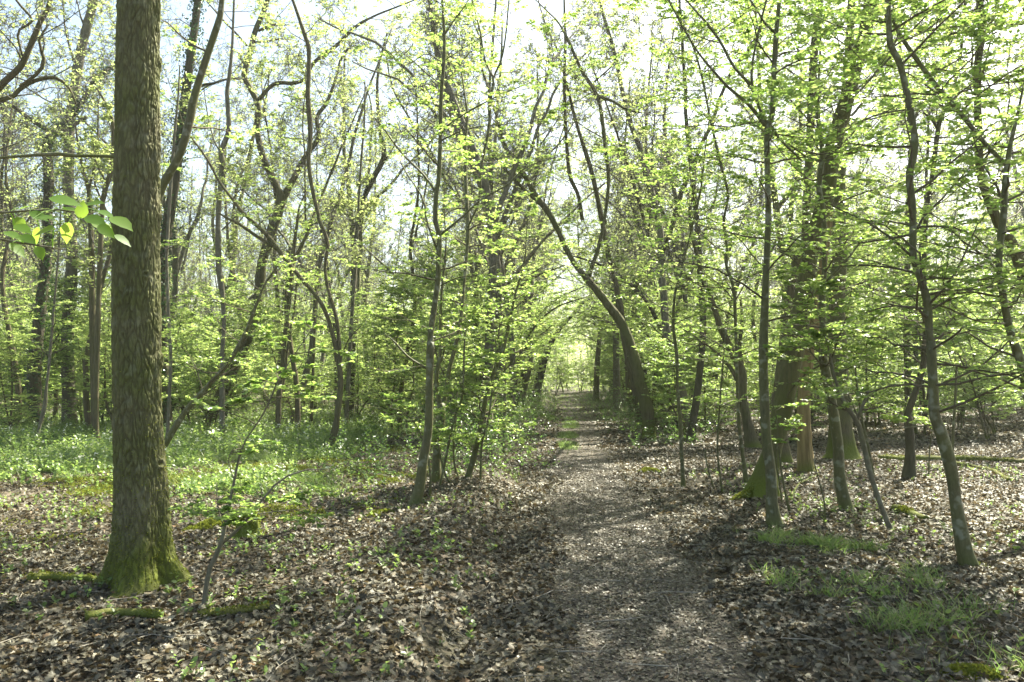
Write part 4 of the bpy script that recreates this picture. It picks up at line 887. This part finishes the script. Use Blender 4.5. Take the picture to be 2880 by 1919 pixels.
def herbs(rng, x, y, h, nl, size, flowers=0):
    """little leafy plants: stems with pairs of leaves"""
    n = len(x); st = np.stack([x, y, gh(x, y) - .005], -1)
    P, R = grow(st, nrm(np.array([0, 0, 1.]) + rng.normal(0, .22, (n, 3))), h, np.full(n, .0016), rng, K=3, jit=.1)
    g = Geo(); g.add(*tubes(P, R, 3)[:2])
    V = leaves_on(P, nl, rng, size, LEAF_MD, t0=.25, njit=.35, wide=1.15); g.add(*V)
    f = Geo()
    if flowers:
        k = rng.random(n) < flowers; p = P[k, -1]
        for _ in range(5):
            m = len(p); f.add(*place(LEAF_LO, p + rng.normal(0, .02, (m, 3)), nrm(rng.normal(0, 1, (m, 3))), nrm(np.array([0, 0, 1.]) + rng.normal(0, .3, (m, 3))), rng.uniform(.03, .055, m), 1.6))
    return g, f
rh = np.random.default_rng(31)
n = 40000; y = 9.5 + 23 * rh.random(n) ** 1.3; x = -2.6 - rh.random(n) * (.64 * y - 1.5); k = rh.random(n) < grass_w(x, y) ** 1.2 * np.clip(.45 + 1.1 * vn2(x / .9, y / .9, 91), .03, 1); x, y = x[k], y[k]
g, f = herbs(rh, x, y, rh.uniform(.12, .42, len(x)) * np.clip(.35 + (y - 9.5) / 9, .3, 1.3), 8, (.035, .075), .06)
tag(link("undergrowth", g.mesh("undergrowth", M_HERB)), kind="stuff")
tag(link("wild_flowers", f.mesh("wild_flowers", M_FLOWER)), kind="stuff")
n = 9000; y = np.sqrt(rh.random(n) * (14 ** 2 - 9) + 9); x = (rh.random(n) * 2 - 1) * .64 * y; d = x - pc(y)
k = (np.abs(d) > 1.1) & (rh.random(n) < np.clip(.22 + 1.3 * vn2(x / .8, y / .8, 93) - .1 * (x > 1), 0, 1)); x, y = x[k], y[k]
g, f = herbs(rh, x, y, rh.uniform(.02, .16, len(x)) ** 1.1, 5, (.018, .05))
tag(link("seedlings", g.mesh("seedlings", M_HERB)), kind="stuff")

def bramble(rng, spots):
    g = Geo(); tw = Geo()
    for (cx, cy_, r, h, dn) in spots:
        n = int(26 * r * r * dn) + 6; a = rng.random(n) * 6.28; q_ = r * np.sqrt(rng.random(n)); x = cx + q_ * np.cos(a); y = cy_ + q_ * np.sin(a)
        k = np.abs(x - pc(y)) > .95; x, y = x[k], y[k]; n = len(x)
        if n == 0: continue
        P, R = grow(np.stack([x, y, gh(x, y)], -1), nrm(np.array([0, 0, 1.]) + rng.normal(0, .5, (n, 3))), rng.uniform(.5, 1.4, n) * h, np.full(n, .0035), rng, K=6, jit=.22, up=-.06)
        P[:, :, 2] = np.maximum(P[:, :, 2], gh(P[:, :, 0], P[:, :, 1]) + .02)
        tw.add(*tubes(P, R, 3)[:2])
        P2, R2 = grow(*kids(P, R, 4, rng, .2, 1, (30, 70), (.25, .5), .7, False, .05), rng, K=3, jit=.15); tw.add(*tubes(P2, R2, 3)[:2])
        g.add(*leaves_on(P2, 5, rng, (.035, .065), LEAF_MD, njit=.6)); g.add(*leaves_on(P, 6, rng, (.035, .065), LEAF_MD, njit=.6))
    return g, tw
rb = np.random.default_rng(61)
spots = [(-.6, 13.4, .9, .9, 1.4), (-1.5, 14.2, 1.0, .9, 1.2), (-.5, 16, 1.0, 1.0, 1.5), (-1.2, 17.5, 1.2, 1.1, 1.4), (-.1, 19, .9, 1.0, 1.5), (-1.4, 20.5, 1.4, 1.2, 1.2), (.2, 23, 1, 1.1, 1.4), (-1, 25, 1.5, 1.2, 1.2),
         (-2.2, 12.4, .8, .6, 1.0), (.6, 28, 1.2, 1.1, 1.2), (.9, 33, 1.3, 1.2, 1.2), (4.2, 21, 1.0, .9, 1.3), (3.6, 18.6, .8, .6, 1.2), (3.7, 24, 1.0, .9, 1.2), (4.3, 28, 1.3, 1, 1.2), (5.2, 34, 1.6, 1.2, 1.2), (5.4, 25, 1.2, 1, 1),
         (1.2, 38, 1.4, 1.3, 1.2), (7.5, 30, 2, 1.2, .8), (6, 40, 1.8, 1.3, 1), (1.5, 45, 1.5, 1.4, 1), (6.3, 48, 2, 1.4, .9)]
g, tw = bramble(rb, spots)
tag(link("roadside_undergrowth", g.mesh("roadside_undergrowth", M_BRAMBLE)), kind="stuff").name = "bramble_undergrowth"
tag(link("bramble_vegetation", tw.mesh("bramble_vegetation", B_TWIG)), kind="stuff")

def moss_mound(name, label, cx, cy_, rx, ry, h, seed, cat="moss"):
    rng = np.random.default_rng(seed); n = int(60000 * rx * ry) + 500; a = rng.random(n) * 6.28; q_ = np.sqrt(rng.random(n))
    e = q_ * (1 + .25 * vn2(np.cos(a) * 2 + seed, np.sin(a) * 2, 5)); x = cx + rx * e * np.cos(a); y = cy_ + ry * e * np.sin(a)
    z = gh(x, y) + h * np.clip(1 - q_ ** 2.5, 0, 1) * (.7 + .5 * vn2(x / .09, y / .09, seed)); c0 = np.array([cx, cy_, float(gh(cx, cy_))])
    G = np.linspace(0, 1, 14); A = np.arange(28) / 28 * 6.2832; gx = cx + rx * (G[:, None] * np.cos(A)) * (1 + .2 * vn2(np.cos(A) * 2 + seed, np.sin(A) * 2, 5)); gy = cy_ + ry * (G[:, None] * np.sin(A)) * (1 + .2 * vn2(np.cos(A) * 2 + seed, np.sin(A) * 2, 5))
    gz = gh(gx, gy) + h * (1 - G[:, None] ** 2.5) * (.7 + .5 * vn2(gx / .09, gy / .09, seed)) - .004 - .03 * (G[:, None] > .95)
    V = np.stack([gx, gy, gz], -1).reshape(-1, 3) - c0; idx = np.arange(14 * 28).reshape(14, 28); q4 = np.stack([idx[:-1], idx[1:], np.roll(idx[1:], -1, 1), np.roll(idx[:-1], -1, 1)], -1).reshape(-1, 4)
    gg = Geo(); gg.add(V, q4); m = n
    gg.add(*place(LEAF_LO, np.stack([x, y, z], -1) - c0, nrm(rng.normal(0, 1, (m, 3)) + [0, 0, .8]), nrm(rng.normal(0, 1, (m, 3))), rng.uniform(.012, .028, m)))
    o = link(name, gg.mesh(name, M_MOSS)); o.location = c0; tag(o, label, cat); return o
def gxy(px, py):
    Y = 8.0
    for _ in range(40):
        p = at(px, py, Y); Y = Y * .5 + .5 * max(2., Y * (1.6 - float(gh(p[0], Y))) / max(1.6 - p[2], .02))
    return at(px, py, Y)[0], Y
def Z(c, x, y): ox, oy, k = CR[c]; return ox + x * k, oy + y * k
for i, (c, x, y, rx, ry, h, lb) in enumerate([("J", 905, 880, .17, .14, .10, "small round moss cushion right of the oak foot"), ("J", 1030, 850, .24, .16, .09, "moss cushion next to the mossy stump"),
        ("K", 180, 800, .17, .12, .05, "little moss tuft left of the slender hornbeam foot"), ("H", 490, 1325, .20, .13, .09, "mossy hump right of the path"),
        ("L", 1330, 1535, .15, .09, .05, "moss cushion in the grass in the bottom corner"), ("L", 1340, 1040, .14, .1, .05, "moss tuft near the S curved stem foot")]):
    gx_, gy_ = gxy(*Z(c, x, y)); moss_mound("moss_cushion", lb, gx_, gy_, rx, ry, h, 300 + i)

def ground_moss():
    rng = np.random.default_rng(401); n = 700000; y = np.sqrt(rng.random(n) * (24 ** 2 - 5.5 ** 2) + 5.5 ** 2); x = -rng.random(n) * .66 * y - .4
    m = vn2(x / .9, y / .7, 402) * .7 + .5 * vn2(x / .3, y / .25, 403) + .25 * vn2(x / .08, y / .08, 404)
    w_ = sstep((y - 7.0) / 3) * sstep((20 - y) / 5) * sstep((-.9 - x) / 1.2); k = rng.random(n) < w_ * sstep((m - .02) / .35)
    x, y, m = x[k], y[k], m[k]; n = len(x)
    pos = np.stack([x, y, gh(x, y) + .016 + .05 * rng.random(n) * np.clip(m * 2, .2, 1)], -1)
    g = Geo(); g.add(*place(LEAF_LO, pos, nrm(rng.normal(0, 1, (n, 3)) + [0, 0, .8]), nrm(rng.normal(0, 1, (n, 3))), rng.uniform(.016, .034, n)))
    tag(link("ground_moss", g.mesh("ground_moss", M_MOSS)), kind="stuff")
    # sticks and twigs lying in the litter
    n = 1500; y = np.sqrt(rng.random(n) * (18 ** 2 - 3 ** 2) + 9); x = (rng.random(n) * 2 - 1) * .66 * y; L = rng.uniform(.08, .5, n) ** 1.2; az = rng.random(n) * 6.28
    P, R_ = grow(np.stack([x, y, gh(x, y) + .02], -1), np.stack([np.cos(az), np.sin(az), rng.normal(0, .1, n)], -1), L, rng.uniform(.0015, .005, n), rng, K=5, jit=.16)
    P[:, :, 2] = gh(P[:, :, 0], P[:, :, 1]) + .018 + rng.random((n, 1)) * .02
    g = Geo(); g.add(*tubes(P, R_, 4)[:2]); tag(link("stick_litter", g.mesh("stick_litter", B_DEADW)), kind="stuff")
ground_moss()
def log(name, label, cat, pts, r, mat, moss=0, seed=0, lift=.6, twigs=()):
    """pts: ground points given as (crop, x, y)"""
    P = []
    for c, x, y in pts:
        X_, Y_ = gxy(*Z(c, x, y)); P.append([X_, Y_, float(gh(X_, Y_)) + r * lift])
    P = np.array(P); K = 40; Pr, Rr = resample(P, np.linspace(r, r * .7, len(P)), K); rng = np.random.default_rng(seed)
    Pr[:, 2] = gh(Pr[:, 0], Pr[:, 1]) + r * lift + .01; Rr = Rr * (1 + .12 * vn2(np.arange(K) / 4, seed, 3))
    t = thing(name, label, cat, Pr[0] - [0, 0, r * lift]); org = Pr[0] - [0, 0, r * lift]
    link("wood", stem_mesh(Pr, Rr, 14, .22, seed, 0, mat, org), t)
    for tw_ in twigs:
        a = np.array([0, 0, 0.]); j = int(tw_[0] * (K - 1)); d = np.array(tw_[1:4]); Q = Pr[j] + d * np.linspace(0, 1, 6)[:, None] + rng.normal(0, .02, (6, 3)); Q[0] = Pr[j]
        a_, b_ = resample(Q, np.linspace(r * .55, r * .15, 6), 14); link("branch_stub", stem_mesh(a_, b_, 8, .1, seed, 0, mat, org), t)
    if moss:
        n = int(moss); i = rng.integers(0, K, n); a = rng.normal(math.pi / 2, .8, n); T = nrm(np.gradient(Pr, axis=0))[i]; sd = nrm(np.cross(T, [0, 0, 1.])); up = np.cross(sd, T)
        D = sd * np.cos(a)[:, None] + up * np.sin(a)[:, None]; pos = Pr[i] + T * rng.uniform(-.03, .03, n)[:, None] + D * (Rr[i] * rng.uniform(.95, 1.15, n))[:, None]
        k = vn3(pos[:, 0] * 7, pos[:, 1] * 7, 0, seed) > -.3; gg = Geo(); m = k.sum(); gg.add(*place(LEAF_LO, pos[k] - org, nrm(rng.normal(0, 1, (m, 3)) + D[k]), nrm(rng.normal(0, 1, (m, 3))), rng.uniform(.012, .026, m)))
        link("moss", gg.mesh("moss", M_MOSS), t)
log("fallen_branch", "rotting branch piece lying on the leaves below the oak foot", "log", [("J", 390, 1290), ("J", 520, 1272), ("J", 640, 1275), ("J", 740, 1285)], .035, B_LOG, 250, 1)
log("fallen_branch", "flat pale rotten branch piece beside the small sapling foot", "log", [("J", 920, 1275), ("J", 1080, 1262), ("J", 1240, 1240)], .03, B_PEEL, 200, 2)
log("fallen_branch", "old rotting branch half buried at the oak foot, pointing to the picture edge", "log", [("J", 130, 1110), ("J", 260, 1105), ("J", 430, 1115)], .035, B_LOG, 250, 3)
log("fallen_branch", "short bare branch on the sunlit leaves beside the slender hornbeam foot", "branch", [("K", 370, 840), ("K", 440, 820), ("K", 515, 790)], .022, B_DEADW, 0, 4)
log("fallen_branch", "broken stick lying in the near leaves before the path bank", "branch", [("K", 230, 1200), ("K", 300, 1180), ("K", 385, 1160)], .018, B_GREY, 0, 5)
log("fallen_branch", "thin curved bleached twig low at the front edge of the leaves", "branch", [("J", 1510, 1350), ("J", 1568, 1320), ("K", 60, 1260), ("K", 110, 1240)], .009, B_DEADW, 0, 6)
log("mossy_log", "short log covered in bright moss lying right of the grey forked sapling", "log", [("L", 975, 780), ("L", 1040, 805), ("L", 1120, 832)], .055, B_LOG, 1500, 7, .3)
log("mossy_log", "long thin fallen trunk with moss lying across behind the S curved stem", "log", [("L", 900, 548), ("L", 1100, 552), ("L", 1300, 552), ("L", 1560, 565), ("L", 1700, 570)], .075, B_LOG, 2200, 8, .3)
log("fallen_branch", "slender fallen pole lying behind the long mossy trunk", "branch", [("L", 1250, 570), ("L", 1400, 600), ("L", 1500, 650)], .04, B_LOG, 300, 9)
log("fallen_branch", "bleached fallen branch behind the lone wavy stem", "branch", [("H", 560, 1085), ("H", 650, 1045), ("H", 760, 985)], .03, B_DEADW, 0, 10, .8, [(.5, .3, .2, .35), (.8, .4, -.1, .25)])
log("fallen_branch", "dark fallen limb with side twigs lying right of the lone wavy stem", "branch", [("H", 690, 1030), ("H", 820, 1055), ("H", 970, 1080)], .06, B_DARK, 0, 11, .9, [(.3, .2, .5, .6), (.5, -.5, .3, .5), (.8, .5, .4, .7)])
log("fallen_branch", "tangled dark limb lying on the floor before the crooked forking trunk", "branch", [("H", 760, 985), ("H", 880, 1010), ("H", 1000, 985)], .04, B_DARK, 0, 12, 1.2, [(.2, .3, .3, .7), (.6, -.3, .5, .6), (.7, .6, .2, .5), (.9, .5, .2, .8)])
log("fallen_branch", "thin fallen stick leading right from the peeling snag foot", "branch", [("H", 1360, 1480), ("H", 1430, 1400), ("H", 1530, 1350)], .015, B_BROWN, 0, 13, 1.5, [(.5, .3, .1, .25)])

def stump():
    gx_, gy_ = gxy(*Z("J", 1140, 905)); z0 = float(gh(gx_, gy_)); K = 16
    P = np.array([[gx_, gy_, z0 - .04], [gx_, gy_, z0 + .06], [gx_ + .01, gy_, z0 + .14], [gx_ + .015, gy_, z0 + .2]]); Pr, Rr = resample(P, [.13, .095, .085, .075], K)
    t = thing("mossy_stump", "small stump covered in moss among the leaves right of the oak", "stump", (gx_, gy_, z0)); org = np.array([gx_, gy_, z0])
    link("wood", stem_mesh(Pr, Rr, 18, .3, 4, .3, B_MOSSY, org), t)
    rng = np.random.default_rng(5); n = 5000; i = rng.integers(0, K, n); a = rng.random(n) * 6.28; D = np.stack([np.cos(a), np.sin(a), rng.uniform(-.1, .6, n)], -1); pos = Pr[i] + D * (Rr[i] * rng.uniform(.6, 1.12, n))[:, None]
    gg = Geo(); gg.add(*place(LEAF_LO, pos - org, nrm(rng.normal(0, 1, (n, 3)) + D), nrm(rng.normal(0, 1, (n, 3))), rng.uniform(.012, .026, n))); link("moss", gg.mesh("moss", M_MOSS), t)
stump()
# mossy buttress roots of the large leaning trunk
def roots():
    t = [o for o in bpy.data.objects if o.get("label", "").startswith("large leaning trunk with mossy buttress")][0]; org = np.array(t.location)
    rng = np.random.default_rng(8); mg = Geo()
    for j, (pts, r0) in enumerate([([(1190, 1380), (1120, 1450), (1050, 1490), (975, 1515)], .13), ([(1190, 1420), (1130, 1500), (1080, 1535), (1060, 1560)], .10), ([(1210, 1440), (1190, 1510), (1180, 1560)], .10), ([(1230, 1440), (1260, 1500), (1300, 1530)], .09)]):
        P = []
        for q_, (x, y) in enumerate(pts):
            u = q_ / (len(pts) - 1); X_, Y_ = gxy(*Z("H", x, max(y, 1500) - 0)); pp = at(*Z("H", x, y), 10.4 - .15 * u); zz = float(gh(pp[0], pp[1])); P.append([pp[0], pp[1], max(pp[2] - .06, zz + .02) if q_ < len(pts) - 1 else zz - .03])
        Pr, Rr = resample(P, np.linspace(r0, .02, len(P)), 24); link("root", stem_mesh(Pr, Rr, 14, .3, 50 + j, 0, B_MOSSY, org), t)
        n = 2600; i = rng.integers(0, 24, n); T = nrm(np.gradient(Pr, axis=0))[i]; D = nrm(rng.normal(0, 1, (n, 3)) + [0, -.3, .7]); D = nrm(D - T * (D * T).sum(-1, keepdims=True)); pos = Pr[i] + T * rng.uniform(-.03, .03, n)[:, None] + D * (Rr[i] * rng.uniform(.95, 1.12, n))[:, None]
        mg.add(*place(LEAF_LO, pos - org, nrm(rng.normal(0, 1, (n, 3)) + D), nrm(rng.normal(0, 1, (n, 3))), rng.uniform(.012, .024, n)))
    link("moss", mg.mesh("moss", M_MOSS), t)
roots()

# ------------------------------------------------------------------ haze: the wood's pale air
hz = bpy.data.materials.new("haze_air"); hz.use_nodes = True; hn = hz.node_tree
hn.nodes.remove(hn.nodes["Principled BSDF"]); pv = hn.nodes.new("ShaderNodeVolumePrincipled")
pv.inputs["Color"].default_value = (.9, .95, .92, 1); pv.inputs["Density"].default_value = .0006; pv.inputs["Anisotropy"].default_value = .3
hn.links.new(pv.outputs[0], hn.nodes["Material Output"].inputs["Volume"])
x0, x1, y0, y1, z0, z1 = -130, 130, -70, 420, -3, 26
V = np.array([[x, y, z] for x in (x0, x1) for y in (y0, y1) for z in (z0, z1)])
q = np.array([[0, 1, 3, 2], [4, 6, 7, 5], [0, 4, 5, 1], [2, 3, 7, 6], [0, 2, 6, 4], [1, 5, 7, 3]])
tag(link("haze", mesh_np("haze", V, q, None, hz)), kind="stuff")
